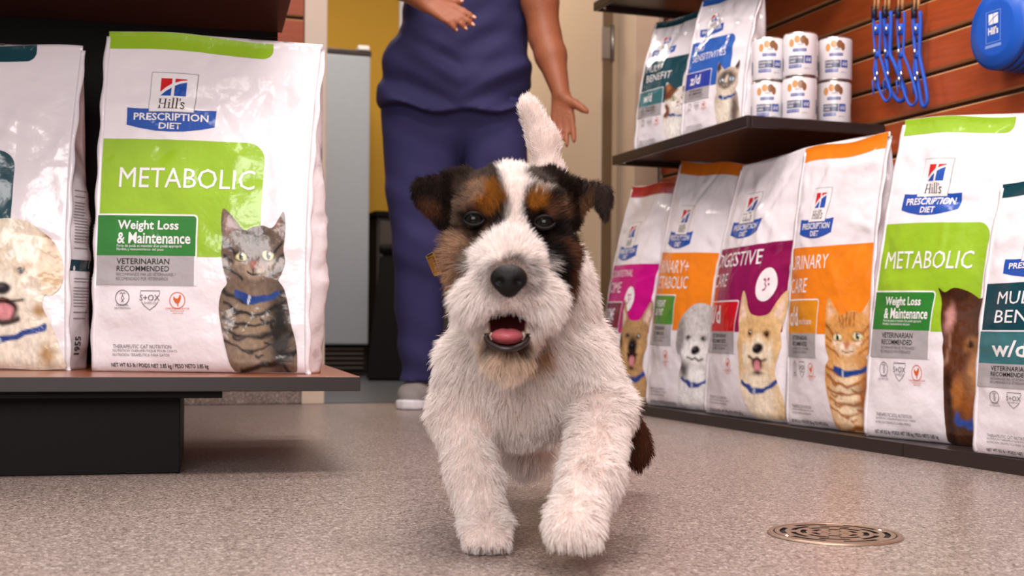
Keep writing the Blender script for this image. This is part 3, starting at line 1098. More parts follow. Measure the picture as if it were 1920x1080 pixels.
def serif_name(pr, mt, x0, y0, x1, y1, off=0.0021):
    """the five letter serif wordmark in the white square"""
    W_, H_ = (x1 - x0), (y1 - y0)
    X = lambda u: x0 + u * W_
    Y = lambda v: y1 - v * H_
    def rc(a, b, c, d): pr.add([(X(a), Y(b)), (X(c), Y(b)), (X(c), Y(d)), (X(a), Y(d))], [(0, 1, 2, 3)], mt, off, cut=False)
    st, sf = .048, .035
    for u in (.05, .25):
        rc(u, 0, u + st, .86); rc(u - sf, 0, u + st + sf, .045); rc(u - sf, .815, u + st + sf, .86)
    rc(.09, .40, .26, .45)
    rc(.40, 0, .40 + st, .56); rc(.40 - sf, 0, .40 + st + sf, .045); rc(.40 - sf, .52, .40 + st, .56); rc(.40, .70, .40 + st, .80)
    for u in (.535, .67):
        rc(u, 0, u + st, .95); rc(u - sf, 0, u + st + sf, .045); rc(u - sf, .91, u + st, .95)
    rc(.775, .68, .81, .93)
    pts = [(.955, .45), (.93, .53), (.89, .56), (.85, .52), (.845, .43), (.90, .30), (.95, .20), (.955, .09), (.91, .02), (.86, .02), (.83, .12)]
    v, f = stroke2([(X(a), Y(b)) for a, b in pts], .042 * W_)
    pr.add(v, f, mt, off, cut=False)


def logo(bag, root, dx=0, dy=0):
    pr = Print(bag)
    s = lambda pts: [(x + dx, y + dy) for x, y in pts]
    WH, GR, RD, BL, DK = fm('#e9e4e6', .15), fm('#8f8a8c'), fm('#c8262c'), fm('#2450a6'), fm('#3a2f22')
    pr.poly(s([(236, 208), (262, 210), (385, 210), (411, 208), (411, 241), (385, 247), (350, 252), (323, 253), (296, 252), (262, 247), (236, 241)]), BL, .0006)
    pr.poly(s([(279, 138), (370, 138), (370, 216), (279, 216)]), GR, .0009)
    pr.poly(s([(280.3, 139.3), (368.7, 139.3), (368.7, 214.7), (280.3, 214.7)]), WH, .0012)
    pr.poly(s([(299, 150), (321, 150), (321, 160), (310, 167), (299, 177)]), RD, .0016)
    pr.poly(s([(327, 150), (350, 150), (350, 152), (338, 154), (327, 158)]), RD, .0016)
    pr.poly(s([(300, 184), (310, 175), (321, 168), (321, 184)]), BL, .0016)
    pr.poly(s([(327, 184), (327, 164), (338, 159), (350, 156), (350, 184)]), BL, .0016)
    serif_name(pr, DK, 297 + dx, 187 + dy, 352 + dx, 209 + dy)
    pr.text('PRESCRIPTION', 250 + dx, 398 + dx, 218 + dy, 232 + dy, WH, .02)
    pr.text('DIET', 301 + dx, 346 + dx, 236 + dy, 248 + dy, WH, .02)
    return pr.done('logo', root)


def icons(bag, root, full=True):
    pr = Print(bag)
    G_, O_ = fm('#77716f'), fm('#d2602a')
    if full:
        v, f = ring2(245, 563, 13, 14.6); pr.add(v, f, G_, .0008, False)
        for pts in ([(240, 556), (243, 553), (246, 557), (243, 564), (248, 571)], [(251, 556), (248, 553), (245, 558), (249, 564), (243, 571)]):
            v, f = stroke2(pts, 1.4); pr.add(v, f, G_, .0008, False)
        pr.text('CLINICAL', 233, 259, 574, 578, G_); pr.text('NUTRITION', 230, 262, 580, 584, G_)
        v, f = stroke2([(281, 556), (281, 550), (319, 550), (319, 556)], 1.5); pr.add(v, f, G_, .0008, False)
        v, f = stroke2([(284, 570), (289, 577), (300, 585), (311, 577), (316, 570)], 1.5); pr.add(v, f, G_, .0008, False)
        pr.text('S+OX', 280, 320, 557, 568, G_, .01); pr.text('SHIELD', 289, 312, 570, 574, G_)
    v, f = ring2(354, 567, 14, 15.4); pr.add(v, f, O_, .0008, False)
    pr.add([(347, 559), (350, 563), (354, 564), (357, 561), (358, 557), (361, 558), (361, 563), (359, 569), (356, 573), (356, 578), (354.5, 578), (354, 573.5), (350, 571), (346, 565)],
           [tuple(range(14))], O_, .0008, False)
    pr.text('CHICKEN FLAVOR', 331, 378, 580, 583.5, O_); pr.text('SAVEUR DE POULET', 341, 368, 585, 587.5, O_); pr.text('SABOR A POLLO', 345, 365, 589, 591.5, O_)
    return pr.done('icons', root)


def make_bag(label, loc, rz, W, H, D, seed, accent, name_lines, box, pic, stripe='full', group=None, lean=0.0, tilt=0.0, slump=0.0, panel=(186, 268, 510, 487),
             badge=None, full=True, kind='CAT', wr=1.0, boxc=None, dy=0, curve=True, big=0.02, stripe_col=None, flare=0.0):
    t = thing('pet_food_bag', label, 'pet food bag', loc, rz, group)
    b = Bag(W, H, D, seed, lean, tilt, slump, wr, big, flare).build(t)
    WH = fm('#eae5e7', .15)
    ac = fm(accent)
    if stripe:
        pr = Print(b)
        x1 = {'full': 700, 'short': 505}[stripe]
        pr.poly(rrect(100, 58.5, x1, 92, [0, 0, 18 if stripe == 'short' else 0, 0]), fm(stripe_col or accent), .0006)
        pr.done('top_stripe', t)
    logo(b, t, 0, dy)
    pr = Print(b)
    x0, y0, x1, y1 = panel
    pr.poly(rrect(x0 - 60, y0, x1, y1, [0, 34 if curve else 3, 0, 0], 8), ac, .0005)
    pn = pr.done('colour_panel', t)
    pr = Print(b)
    for q in name_lines: pr.text(*q, WH, off=.0013)
    for i, yy in enumerate(name_lines[-1:] if kind is None else []): pass
    pr.done('product_name', t)
    bx0, by0, bx1, by1 = 130, 412, 388, 486
    if boxc is not None:
        pr = Print(b)
        pr.poly(rrect(bx0, by0 - 3, bx1 + 3, 486 + 54, [0, 8, 0, 0]), WH, .0009)
        pr.poly(rrect(bx0, by0, bx1, 486, [0, 6, 0, 0]), fm(boxc), .0012)
        for q in box: pr.text(*q[:5], WH, q[5] if len(q) > 5 else 0.0, off=.0018)
        pr.done('name_box', t)
    pr = Print(b)
    pr.poly([(bx0, 486), (386, 486), (386, 540), (bx0, 540)], fm('#a9a3a5'), .0012)
    DK, GY = fm('#2a2526'), fm('#6d6768')
    pr.text('VETERINARIAN', 232, 337, 491, 501.5, DK, .008, .0018); pr.text('RECOMMENDED', 232, 337, 504.5, 514.5, DK, .008, .0018)
    pr.text('RECOMMANDÉ PAR LES VÉTÉRINAIRES /', 232, 350, 516, 523, GY, 0, .0018); pr.text('RECOMENDADO POR VETERINARIOS', 232, 335, 525, 531, GY, 0, .0018)
    pr.done('grey_box', t)
    icons(b, t, full)
    pr = Print(b)
    pr.text('THERAPEUTIC %s NUTRITION' % kind, 226, 342, 648, 655, GY); pr.text('NUTRITION THÉRAPEUTIQUE POUR ' + ('CHATS' if kind == 'CAT' else 'CHIENS'), 226, 353, 656, 662, GY)
    pr.text('NUTRICIÓN TERAPÉUTICA PARA ' + ('GATOS' if kind == 'CAT' else 'PERROS'), 226, 338, 663, 669, GY)
    pr.text('NET WT 8.5 lb / POIDS NET 3.85 kg / PESO NETO 3.85 kg', 223, 412, 681, 690, DK, .015)
    pr.done('lettering', t)
    if badge:
        pr = Print(b)
        cx, cy, r, col = badge
        v, f = ring2(cx, cy, 0.1, r); pr.add(v, f, WH, .0012)
        c2 = fm(col)
        for q in ([(cx - 6, cy - 14), (cx - 2, cy - 8), (cx - 4, cy - 1), (cx + 3, cy + 4), (cx - 2, cy + 11), (cx - 10, cy + 14)], [(cx + 4, cy - 13), (cx + 9, cy - 9)]):
            v, f = stroke2(q, 4); pr.add(v, f, c2, .0017, False)
        for ex, ey in ((-9, -12), (9, -13), (11, 0)):
            v, f = ring2(cx + ex, cy + ey, 0.05, 3.2, 12); pr.add(v, f, c2, .0017, False)
        pr.done('round_badge', t)
    if pic: animal(b, pic[0], pic[1], pic[2], pic[3], pic[4], t, seed, cell=pic[5] if len(pic) > 5 else 0.004)
    t['_'] = 0
    del t['_']
    return t, b


def gusset_print(b, t, sg, year_z=0.03, band=None):
    v, f, m = [], [], []
    def put(g2, fc, mi):
        p = b.side(sg, g2[:, 0], g2[:, 1], 0.0008)
        base = sum(len(q) for q in v)
        v.append(p)
        for q in fc:
            f.append(tuple(base + i for i in q)); m.append(mi)
    def rect(u0, u1, z0, z1, mi, nz=3):
        us, zs = np.linspace(u0, u1, 6), np.linspace(z0, z1, nz + 1)
        g = np.array([(a, c) for c in zs for a in us])
        fc = [(j * 6 + i, j * 6 + i + 1, (j + 1) * 6 + i + 1, (j + 1) * 6 + i) for j in range(nz) for i in range(5)]
        put(g, fc, mi)
    rg = random.Random(5)
    z = 0.10
    while z < b.H * 0.55:
        if not band or abs(z - band) > 0.025:
            rect(0.12, 0.12 + rg.uniform(0.25, 0.36), z, z + 0.0018, 0, 1); rect(0.54, 0.54 + rg.uniform(0.2, 0.34), z, z + 0.0018, 0, 1)
        z += rg.choice((0.006, 0.006, 0.012))
    if band: rect(0.05, 0.95, band - 0.011, band + 0.011, 1)
    g, fc = text_geo('1955', .03)
    put(np.stack([0.36 - g[:, 1] * 0.17 * sg * 1.0 if sg > 0 else 0.22 + (1 - g[:, 1]) * 0.17, year_z + (g[:, 0]) * 0.036], 1), fc, 2)
    o = mesh_obj('gusset_print', np.concatenate(v), f, [fm('#8b8485'), fm('#1d3f4a'), fm('#221d1e')], t, mi=m)
    tag(o, kind='stuff')


GREEN, TEAL, ORANGE, PLUM, PINK, BLUE = '#92b82c', '#17424c', '#e8801e', '#8a1550', '#c2127e', '#2a5cae'
WLM = [('Weight Loss', 232, 353, 421, 443, .02), ('& Maintenance', 232, 378, 443, 464, .02), ("Perte de poids et maintien d'un poids approprié", 232, 361, 465, 472), ('Pérdida y mantenimiento del peso', 232, 325, 472, 478)]

# the two bags on the low stand
bl, br = G(190, 697, .178), G(590, 702, .178)
alpha = math.atan2(br[1] - bl[1], br[0] - bl[0])
ctr = (bl + br) / 2
t, b = make_bag('green and white bag with a tabby cat picture, on the walnut stand', (ctr[0] - 0.0095, ctr[1] + 0.055, 0.1785), alpha, 0.412, 0.667, 0.11, 3,
                GREEN, [('METABOLIC', 230, 495, 322, 360)], WLM, ('tabby', 433, 581, 398, 700, 0.0021), 'short', tilt=0.055, boxc='#2f7a32', full=True, lean=0.02, flare=0.035)
gusset_print(b, t, -1)
b0 = G(125, 695, .178)
t, b = make_bag('white and teal bag with a cream fluffy dog picture, on the walnut stand', (b0[0] - 0.2, b0[1] + 0.055, 0.1785), math.radians(1), 0.400, 0.648, 0.12, 11,
                TEAL, [('MULTI-', 230, 350, 300, 336), ('BENEFIT', 230, 420, 345, 381)], [('w/d', 232, 300, 428, 464, .02)], ('cream', 372, 592, 408, 700, 0.0026), 'short', panel=(186, 275, 487, 433),
                boxc=None, kind='DOG', lean=0.02, tilt=0.01)
gusset_print(b, t, 1, 0.03, 0.205)

# the row of large bags on the floor deck; front lower corners read off the deck
WB = 0.425


def shelf_bag(label, cx, cy, z, H, alpha_deg, seed, W=WB, D=0.10, **kw):
    a = math.radians(alpha_deg)
    c = np.array((cx, cy)) + np.array((math.cos(a), math.sin(a))) * W / 2 + np.array((-math.sin(a), math.cos(a))) * (D / 2)
    args = [kw.pop(q) for q in ('accent', 'names', 'box', 'pic')]
    return make_bag(label, (c[0], c[1], z), a, W, H, D, seed, *args, **kw)


ZD = 0.0305
GRP = None
q = G(1828, 850, .03)
shelf_bag('white and dark teal bag at the end of the floor deck nearest the drain', q[0], q[1], ZD, 0.535, -64, 21, W=0.40, big=0.03, accent=TEAL, names=[('MULTI-', 232, 372, 320, 349), ('BENEFIT', 232, 420, 363, 392)],
          box=[('w/d', 232, 330, 432, 470, .02)], pic=('greywhite', 440, 580, 400, 700), stripe='full', boxc='#3d6f75', lean=0.02, kind='CAT', dy=36, panel=(186, 300, 575, 487), curve=False)
q = G(1622, 818, .03)
shelf_bag('white and green bag with a dark brown puppy picture, on the floor deck', q[0], q[1], ZD, 0.728, -58, 22, W=0.385, big=0.035, accent=GREEN, names=[('METABOLIC', 214, 480, 331, 366)],
          box=WLM, pic=('brown', 396, 530, 400, 698), stripe='short', boxc='#2f7a32', lean=0.075, tilt=0.055, kind='DOG', dy=7, panel=(186, 275, 510, 487))
q = G(1477, 797, .03)
shelf_bag('white and orange bag with a ginger cat picture, on the floor deck', q[0], q[1], ZD, 0.695, -64, 23, W=0.300, big=0.04, accent=ORANGE, names=[('URINARY', 196, 420, 310, 342), ('CARE', 196, 320, 362, 395)],
          box=[('c/d', 205, 270, 426, 470, .02), ('multicare', 280, 360, 452, 466)], pic=('orange', 425, 640, 408, 705), stripe='full', boxc='#dd8e24', lean=0.0, dy=20, panel=(186, 292, 640, 487))
q = G(1322, 775, .03)
shelf_bag('plum and white bag with a red box and tan dog picture, on the deck', q[0], q[1], ZD, 0.70, -69, 24, W=0.41, big=0.05, accent=PLUM, names=[('DIGESTIVE', 186, 460, 288, 324), ('CARE', 186, 300, 340, 374)],
          box=[('i/d', 212, 285, 420, 466, .02)], pic=('tan', 398, 600, 388, 690), stripe=None, boxc='#c81420', lean=0.055, slump=4.0, kind='DOG', badge=(500, 375, 40, '#b0206a'), full=False, panel=(186, 275, 575, 487), curve=False, tilt=-0.02)
q = G(1213, 760, .03)
shelf_bag('orange and white bag with a green box and grey dog picture, on the deck', q[0], q[1], ZD, 0.765, -65, 25, W=0.345, big=0.045, accent=ORANGE, names=[('URINARY+', 186, 440, 320, 354), ('METABOLIC', 186, 450, 362, 394)],
          box=[('WEIGHT', 222, 320, 424, 442, .02), ('SUPPORT', 222, 310, 446, 464, .02)], pic=('greywhite', 425, 640, 430, 690), stripe='full', stripe_col='#d9741c', boxc='#4c8a36', lean=0.07, tilt=0.06, kind='DOG', full=False, panel=(186, 300, 575, 500), curve=False, dy=36)
q2 = q[:2] + np.array((-0.125, 0.36))
shelf_bag('white and pink bag half hidden behind the terrier, at the far end of the deck', q2[0], q2[1], ZD, 0.725, -66, 26, W=0.335, big=0.045, accent=PINK, names=[('GASTROINTESTINAL', 190, 430, 316, 336), ('BIOME', 190, 350, 351, 383)],
          box=[('BIOME', 225, 330, 428, 464, .02)], pic=('shepherd', 405, 600, 405, 698), stripe='full', stripe_col='#a51a30', boxc='#6d0f42', lean=0.075, tilt=0.02, kind='DOG', badge=(440, 402, 36, '#b0206a'), full=False, panel=(186, 300, 575, 500), curve=False, dy=34)

# two small bags on the shelf
q = G(1195, 283, ZS)
p = R(1.725, 3.745)
shelf_bag('small white and teal bag with a brown and white cat, on the wall shelf', p[0], p[1], ZS, 0.425, -54, 31, W=0.268, D=0.085, accent=TEAL, names=[('MULTI-', 232, 360, 288, 322), ('BENEFIT', 232, 420, 334, 368)],
          box=[('w/d', 232, 300, 424, 468, .02)], pic=('calico', 400, 620, 395, 698), stripe='full', boxc='#3d6f75', lean=0.045, curve=False)
p = R(1.728, 3.424)
shelf_bag('small white and blue bag with a dark-faced cat picture, on the wall shelf', p[0], p[1], ZS, 0.425, -54, 32, W=0.245, D=0.08, accent=BLUE, names=[('FOOD', 225, 310, 288, 318), ('SENSITIVITIES', 225, 470, 330, 362)],
          box=[('z/d', 232, 310, 424, 468, .02)], pic=('siamese', 428, 590, 392, 690), stripe='short', boxc='#2b3f9a', lean=0.045)

# ------------------------------------------------------------------ cans on the wall shelf
M_can = mat('white_can_label', '#e9e3e6', 0.28, coat=0.3)
M_rimc = mat('can_rim', '#c9c0ba', 0.25, metal=0.9)
M_cblue = mat('can_blue_print', '#3a4f9c', 0.3, coat=0.3)
M_cgrey = mat('can_slate_print', '#46506e', 0.3, coat=0.3)
M_corng = mat('can_tan_picture', '#d59a5e', 0.3, coat=0.3)
M_cbrn = mat('can_brown_picture', '#8a5a34', 0.3, coat=0.3)
CR_, CHT = 0.0465, 0.1195


def make_can():
    t = thing('food_can', '', 'can')
    bm = bmesh.new()
    lathe(bm, [(CR_ - 0.0012, 0.004), (CR_, 0.007), (CR_, CHT - 0.007), (CR_ - 0.0012, CHT - 0.004)], 40)
    bm_obj('label_wrap', bm, M_can, t)
    bm = bmesh.new()
    lathe(bm, [(0, 0.003), (CR_ - 0.004, 0.003), (CR_ - 0.003, 0), (CR_ - 0.0008, 0.001), (CR_ - 0.0012, 0.0045)], 40)
    bm_obj('rim', bm, M_rimc, t)
    bm = bmesh.new()
    lathe(bm, [(CR_ - 0.0012, CHT - 0.0045), (CR_ - 0.0008, CHT - 0.001), (CR_ - 0.003, CHT), (CR_ - 0.004, CHT - 0.003), (0, CHT - 0.003)], 40)
    bm_obj('rim', bm, M_rimc, t)
    v, f, m = [], [], []

    def put(g, fc, mi, o=0.0004):          # g: (arc length from the front, height)
        g, fc = cut_grid(g, fc, 0.006, 1.0)
        a = g[:, 0] / CR_
        base = sum(len(q) for q in v)
        r = CR_ + o
        v.append(np.stack([r * np.sin(a), -r * np.cos(a), g[:, 1]], 1))
        for q in fc:
            A = g[list(q)]
            ar = np.sum(A[:, 0] * np.roll(A[:, 1], -1) - np.roll(A[:, 0], -1) * A[:, 1])
            q = tuple(base + i for i in q)
            f.append(q if ar > 0 else q[::-1]); m.append(mi)
    rc = lambda x0, z0, x1, z1, mi, o=0.0004: put([(x0, z0), (x1, z0), (x1, z1), (x0, z1)], [(0, 1, 2, 3)], mi, o)

    def tx(s, x0, x1, z0, z1, mi, bold=0.0):
        g, fc = text_geo(s, bold)
        put(np.stack([x0 + g[:, 0] * (x1 - x0), z0 + g[:, 1] * (z1 - z0)], 1), fc, mi, 0.0008)
    for cx, cz, rx, rz, mi in ((-0.022, 0.090, .007, .011, 2), (-0.006, 0.099, .008, .010, 2), (0.010, 0.098, .009, .011, 3), (0.019, 0.091, .006, .011, 3)):
        put([(cx + rx * math.cos(i * PI / 8), cz + rz * math.sin(i * PI / 8)) for i in range(16)], [tuple(range(16))], mi)
    tx("Hill's", -0.005, 0.010, 0.082, 0.088, 1)
    rc(-0.018, 0.066, 0.019, 0.074, 0); tx('PRESCRIPTION DIET', -0.016, 0.017, 0.068, 0.072, 4)
    rc(-0.030, 0.034, 0.012, 0.055, 1); rc(0.014, 0.034, 0.034, 0.055, 5)
    tx('DIGESTIVE', -0.028, 0.008, 0.046, 0.052, 4, .02); tx('CARE', -0.028, -0.010, 0.037, 0.043, 4, .02); tx('i/d', 0.018, 0.030, 0.039, 0.050, 4, .02)
    rc(-0.030, 0.022, 0.006, 0.031, 0); tx('CHICKEN FLAVOR', -0.028, 0.004, 0.0245, 0.029, 4)
    tx('NET WT 13 oz', 0.014, 0.030, 0.0185, 0.022, 1)
    rc(-0.085, 0.02, -0.055, 0.056, 1); rc(0.06, 0.02, 0.08, 0.06, 1)
    tag(mesh_obj('print', np.concatenate(v), f, [M_cblue, M_cgrey, M_corng, M_cbrn, M_can, M_cblue], t, smooth=True, mi=m), kind='stuff')
    return t


def copy_tree(o, parent=None):
    c = o.copy()
    COL.objects.link(c)
    if parent is not None: c.parent = parent
    for ch in list(o.children):
        d = ch.copy(); COL.objects.link(d); d.parent = c
        for g in list(ch.children):
            e = g.copy(); COL.objects.link(e); e.parent = d
    return c


spots = []
for px, b in ((1440, 3.125), (1499, 3.04), (1564, 3.055)):
    x, y = unroll(px, 180)
    Y = b / (x / F * E2[0] + E2[1])
    spots.append((x / F * Y, Y))
can0 = make_can()
names = [('lower', 'beside the small blue bag'), ('lower', 'in the middle of the row'), ('lower', 'nearest the slatted wall')]
n = 0
for i, (x, y) in enumerate(spots):
    for lv in (0, 1):
        c = can0 if n == 0 else copy_tree(can0)
        n += 1
        c.location = (x + 0.0015 * lv, y - 0.001 * lv, ZS + lv * (CHT + 0.0006))
        c.rotation_euler = (0, 0, math.radians((-6, -10, -4)[i] + 4 * lv) - math.atan2(x, y) * 0.8)
        c['label'] = '%s white food can of the stack %s on the shelf' % (('bottom', 'top')[lv], names[i][1])
        c['group'] = 'white food cans stacked on the wall shelf'

# ------------------------------------------------------------------ blue slip leads on wall hooks
def wall_pt(px, a):
    """a sight line meets the plane a = const; returns plan position"""
    x, y = unroll(px, 100)
    Y = a / (x / F * E1[0] + E1[1])
    return np.array((x / F * Y, Y))


ZPX = lambda px, py, a: A3(px, py, a)


def A3(px, py, a):
    x, y = unroll(px, py)
    Y = a / (x / F * E1[0] + E1[1])
    return np.array((x / F * Y, Y, CH - y / F * Y))


lead_px = [(1645, 'the first', 0.0035), (1665, 'the second', 0.0055), (1690, 'the third', 0.0035), (1720, 'the fourth', 0.005)]
lab = ['thin blue slip lead hanging farthest from the blue discs', 'thick blue slip lead hanging second farthest from the blue discs', 'thin blue slip lead hanging second closest to the blue discs', 'blue slip lead hanging closest to the blue discs']
for i, (px, nm, rad) in enumerate(lead_px):
    a = 2.074 + 0.020 * (i % 2)
    T = lambda x, y: A3(x, y, a)
    o = T(px, 14)
    t = thing('slip_lead', lab[i], 'dog lead', o, 0, 'blue slip leads hanging on the slatted wall')
    dx = (0, 2, 0, 4)[i]
    L = lambda x, y: T(px + x, y) - o
    bot = (190, 190, 198, 200)[i]
    end = (24, 32, 28, 18)[i]
    bm = bmesh.new()
    lft = [(-5, 18), (-7, 40), (-6, 70), (-4, 98), (-2, 120), (0, 145), (3, 165), (end * .45, bot - 6), (end * .75, bot), (end, bot - 8), (end, bot - 22), (end * .75, 150), (end * .4, 120), (4, 100), (5, 70), (6, 40), (5, 18)]
    pts = []
    for j in range(len(lft) - 1):
        p0, p1, p2, p3 = [np.array(lft[min(max(q, 0), len(lft) - 1)], float) for q in (j - 1, j, j + 1, j + 2)]
        for s_ in (0, .25, .5, .75):
            pts.append(0.5 * (2 * p1 + (p2 - p0) * s_ + (2 * p0 - 5 * p1 + 4 * p2 - p3) * s_ ** 2 + (3 * p1 - p0 - 3 * p2 + p3) * s_ ** 3))
    tube(bm, [L(*p) for p in pts], rad, 8)
    bm_obj('cord', bm, M_cord, t)
    bm = bmesh.new()
    tube(bm, [L(-9, 150), L(-8, 165), L(-7, 178)], 0.0022, 6)
    tube(bm, [L(-2, 100), L(-6, 130), L(-4, 150), L(0, 168)], rad * 0.9, 8)
    bm_obj('cord_tail', bm, M_cord, t)
    bm = bmesh.new()
    tube(bm, [L(0, 60) + np.array((0, 0, .02)), L(0, 62) - np.array((0, 0, .004))], 0.0092, 10)
    bm_obj('sleeve', bm, M_cord, t)
    bm = bmesh.new()
    tube(bm, [L(0, 96), L(0, 108)], 0.0078, 10)
    bm_obj('sleeve', bm, M_cord, t)
    for (sx, sy) in ((-1, 56), (-3, 98), (2, 140), (-2, 150)):
        bm = bmesh.new()
        bmesh.ops.create_uvsphere(bm, u_segments=10, v_segments=7, radius=0.0062)
        for v in bm.verts: v.co = Vector((v.co.x * .8, v.co.y * .8, v.co.z * 1.15)) + Vector(L(sx, sy)) + Vector((-0.006, -0.010, 0))
        bm_obj('crimp', bm, M_chrome, t, True)
    bm = bmesh.new(); tube(bm, [L(-6, 12), L(-6, 34)], 0.008, 8)
    bm_obj('keeper', bm, M_navyk, t)
    bm = bmesh.new()
    up = [L(0, 18), L(1, 4), L(1, -30), L(0, -60)]
    tube(bm, [p + np.array((0.002, 0, 0)) for p in up], [0.0042, 0.0042, 0.0036, 0.0036], 6)
    tube(bm, [p + np.array((-0.008, 0.002, 0)) for p in up], 0.0028, 6)
    bm_obj('hanging_strap', bm, M_tan, t)
    h = tag(bpy.data.objects.new('wall_hook', None), 'metal wall hook above the ' + lab[i].replace(' hanging', ''), 'hook', 'wall hooks of the blue leads')
    COL.objects.link(h)
    p = T(px, -58)
    h.location = p
    n_ = np.array((E1[0], E1[1], 0))
    bm = bmesh.new()
    tube(bm, [n_ * (2.118 - a) + np.array((0, 0, -.006)), n_ * 0.012 + np.array((0, 0, -.006)), -n_ * 0.012 + np.array((0, 0, -.006)), -n_ * 0.018 + np.array((0, 0, .012))], 0.003, 8)
    bm_obj('peg', bm, M_metal, h)
    bm = bmesh.new(); tube(bm, [n_ * (2.1195 - a), n_ * (2.115 - a)], 0.0075, 12)
    bm_obj('backplate', bm, M_metal, h)

# ------------------------------------------------------------------ blue flying discs on a peg
def make_disc(first):
    t = thing('flying_disc', '', 'flying disc', group='blue flying discs on a wall peg')
    bm = bmesh.new()
    Rr = 0.096
    lathe(bm, [(0.0065, 0.0125), (0.06, 0.0125), (0.068, 0.0120), (0.0695, 0.0108), (0.078, 0.0105), (0.0795, 0.009), (0.086, 0.0085), (0.0875, 0.0065), (Rr - .002, 0.004), (Rr, 0.0), (Rr - 0.001, -0.012), (Rr - 0.0035, -0.0135), (Rr - 0.005, -0.012), (Rr - .006, 0.0), (0.085, 0.006), (0.06, 0.0105), (0.0065, 0.0105), (0.0065, 0.0125)], 56)
    bm_obj('disc_body', bm, M_bluep, t, False)
    for f in t.children[0].data.polygons: f.use_smooth = True
    return t


fp = A3(1873, 53, 2.036)
ax_n = -np.array((E1[0], E1[1], 0))
Mx = Matrix(((E2[0], 0, -E1[0], 0), (E2[1], 0, -E1[1], 0), (0, 1, 0, 0), (0, 0, 0, 1)))      # local z faces the room
Mx = Matrix(((-E2[0], 0, -E1[0], 0), (-E2[1], 0, -E1[1], 0), (0, 1, 0, 0), (0, 0, 0, 1)))
disc0 = make_disc(True)
dl = ['front blue flying disc of the stack, with a printed square emblem', 'second blue flying disc, just behind the printed one', 'third blue flying disc counted from the printed one', 'last blue flying disc, closest to the slatted wall']
d_all = [disc0] + [copy_tree(disc0) for _ in range(3)]
for i, d in enumerate(d_all):
    off = fp + ax_n * (0.0) - ax_n * (0.0212 * i) + np.array((0, 0, -0.0006 * i)) - np.array((0, 0, 0))
    d.matrix_world = Matrix.Translation(Vector(off)) @ Mx
    d['label'] = dl[i]
v, f, m = [], [], []


def dput(g, fc, mi, z=0.0129):
    g = np.asarray(g, float) + np.array((-0.004, 0.004))
    base = sum(len(q) for q in v)
    v.append(np.column_stack([g, np.full(len(g), z)]))
    for q in fc:
        A_ = g[list(q)]
        ar = np.sum(A_[:, 0] * np.roll(A_[:, 1], -1) - np.roll(A_[:, 0], -1) * A_[:, 1])
        q = tuple(base + i for i in q)
        f.append(q if ar > 0 else q[::-1]); m.append(mi)


g, fc = stroke2([(-.024, -.036), (.024, -.036), (.024, .036), (-.024, .036)], .0022, True); dput(g, fc, 1)
dput([(-.016, .006), (.016, .006), (.016, .030), (-.016, .030)], [(0, 1, 2, 3)], 0)
g, fc = stroke2([(-.016, .008), (-.004, .018), (.016, .026)], .002); dput(g, fc, 2, .0131)
g, fc = stroke2([(0, .006), (0, .030)], .0018); dput(g, fc, 2, .0131)
g, fc = text_geo("Hill's", .03); dput(np.stack([-.017 + g[:, 0] * .034, -.018 + g[:, 1] * .018], 1), fc, 0)
dput([(-.027, -.048), (.027, -.048), (.027, -.041), (-.027, -.041)], [(0, 1, 2, 3)], 1)
o = mesh_obj('emblem', np.concatenate(v), f, [M_white, mat('pale_blue_print', '#7d9ad6', .4), M_bluep], disc0, mi=m)
tag(o, kind='stuff')
h = thing('wall_peg', 'metal peg through the stack of blue flying discs', 'peg', fp)
bm = bmesh.new()
tube(bm, [-ax_n * (2.118 - 2.036), ax_n * 0.006], 0.004, 10)
bm_obj('peg', bm, M_bluep, h)
bm = bmesh.new()
tube(bm, [-ax_n * (2.1205 - 2.036), -ax_n * (2.114 - 2.036)], 0.014, 12)
bm_obj('backplate', bm, M_metal, h)

# ------------------------------------------------------------------ floor drain
dc = G(1565, 1003, 0)
dr = thing('floor_drain', 'round bronze drain grate with ring slots set in the floor', 'floor drain', (dc[0], dc[1], 0), math.radians(14))
RD_ = 0.0865
bm = bmesh.new()
lathe(bm, [(0, 0.0004), (RD_, 0.0004)], 64)
bm_obj('pit_shade_disc', bm, M_recess, dr)  # flat dark disc on the floor, shade of the pit given as colour
bm = bmesh.new()
lathe(bm, [(RD_ - 0.007, 0.0005), (RD_ - 0.007, 0.0032), (RD_ - 0.001, 0.0032), (RD_ + 0.001, 0.0005)], 72)
bm_obj('outer_ring', bm, M_drain, dr)
bm = bmesh.new()
rr = [0.0, 0.010]
for i in range(5): rr += [rr[-1] + 0.0072, rr[-1] + 0.0072 + 0.0063]
nseg = 96
NW = 6


def solid(i, k):
    if i % 2 == 1 or i == 0: pass
    ring = i
    if ring == 0: return True
    if ring % 2 == 0: return True
    # slot rings carry webs, staggered ring by ring
    a = k / nseg * NW + (0.5 if (ring // 2) % 2 else 0.0)
    return abs(a - round(a)) < (0.10 + 0.5 * 0.006 / max(rr[ring], .01))


cells = [(i, k) for i in range(len(rr) - 1) for k in range(nseg) if solid(i, k)]
S = set(cells)
vc = {}


def vert(i, k, top):
    k %= nseg
    if rr[i] == 0: k = 0
    key = (i, k, top)
    if key not in vc:
        a = 2 * PI * k / nseg
        vc[key] = bm.verts.new((rr[i] * math.cos(a), rr[i] * math.sin(a), 0.0030 if top else 0.0006))
    return vc[key]


def quad(vs, mi=1):
    u = []
    for x in vs:
        if x not in u: u.append(x)
    if len(u) > 2:
        try: bm.faces.new(u).material_index = mi
        except ValueError: pass


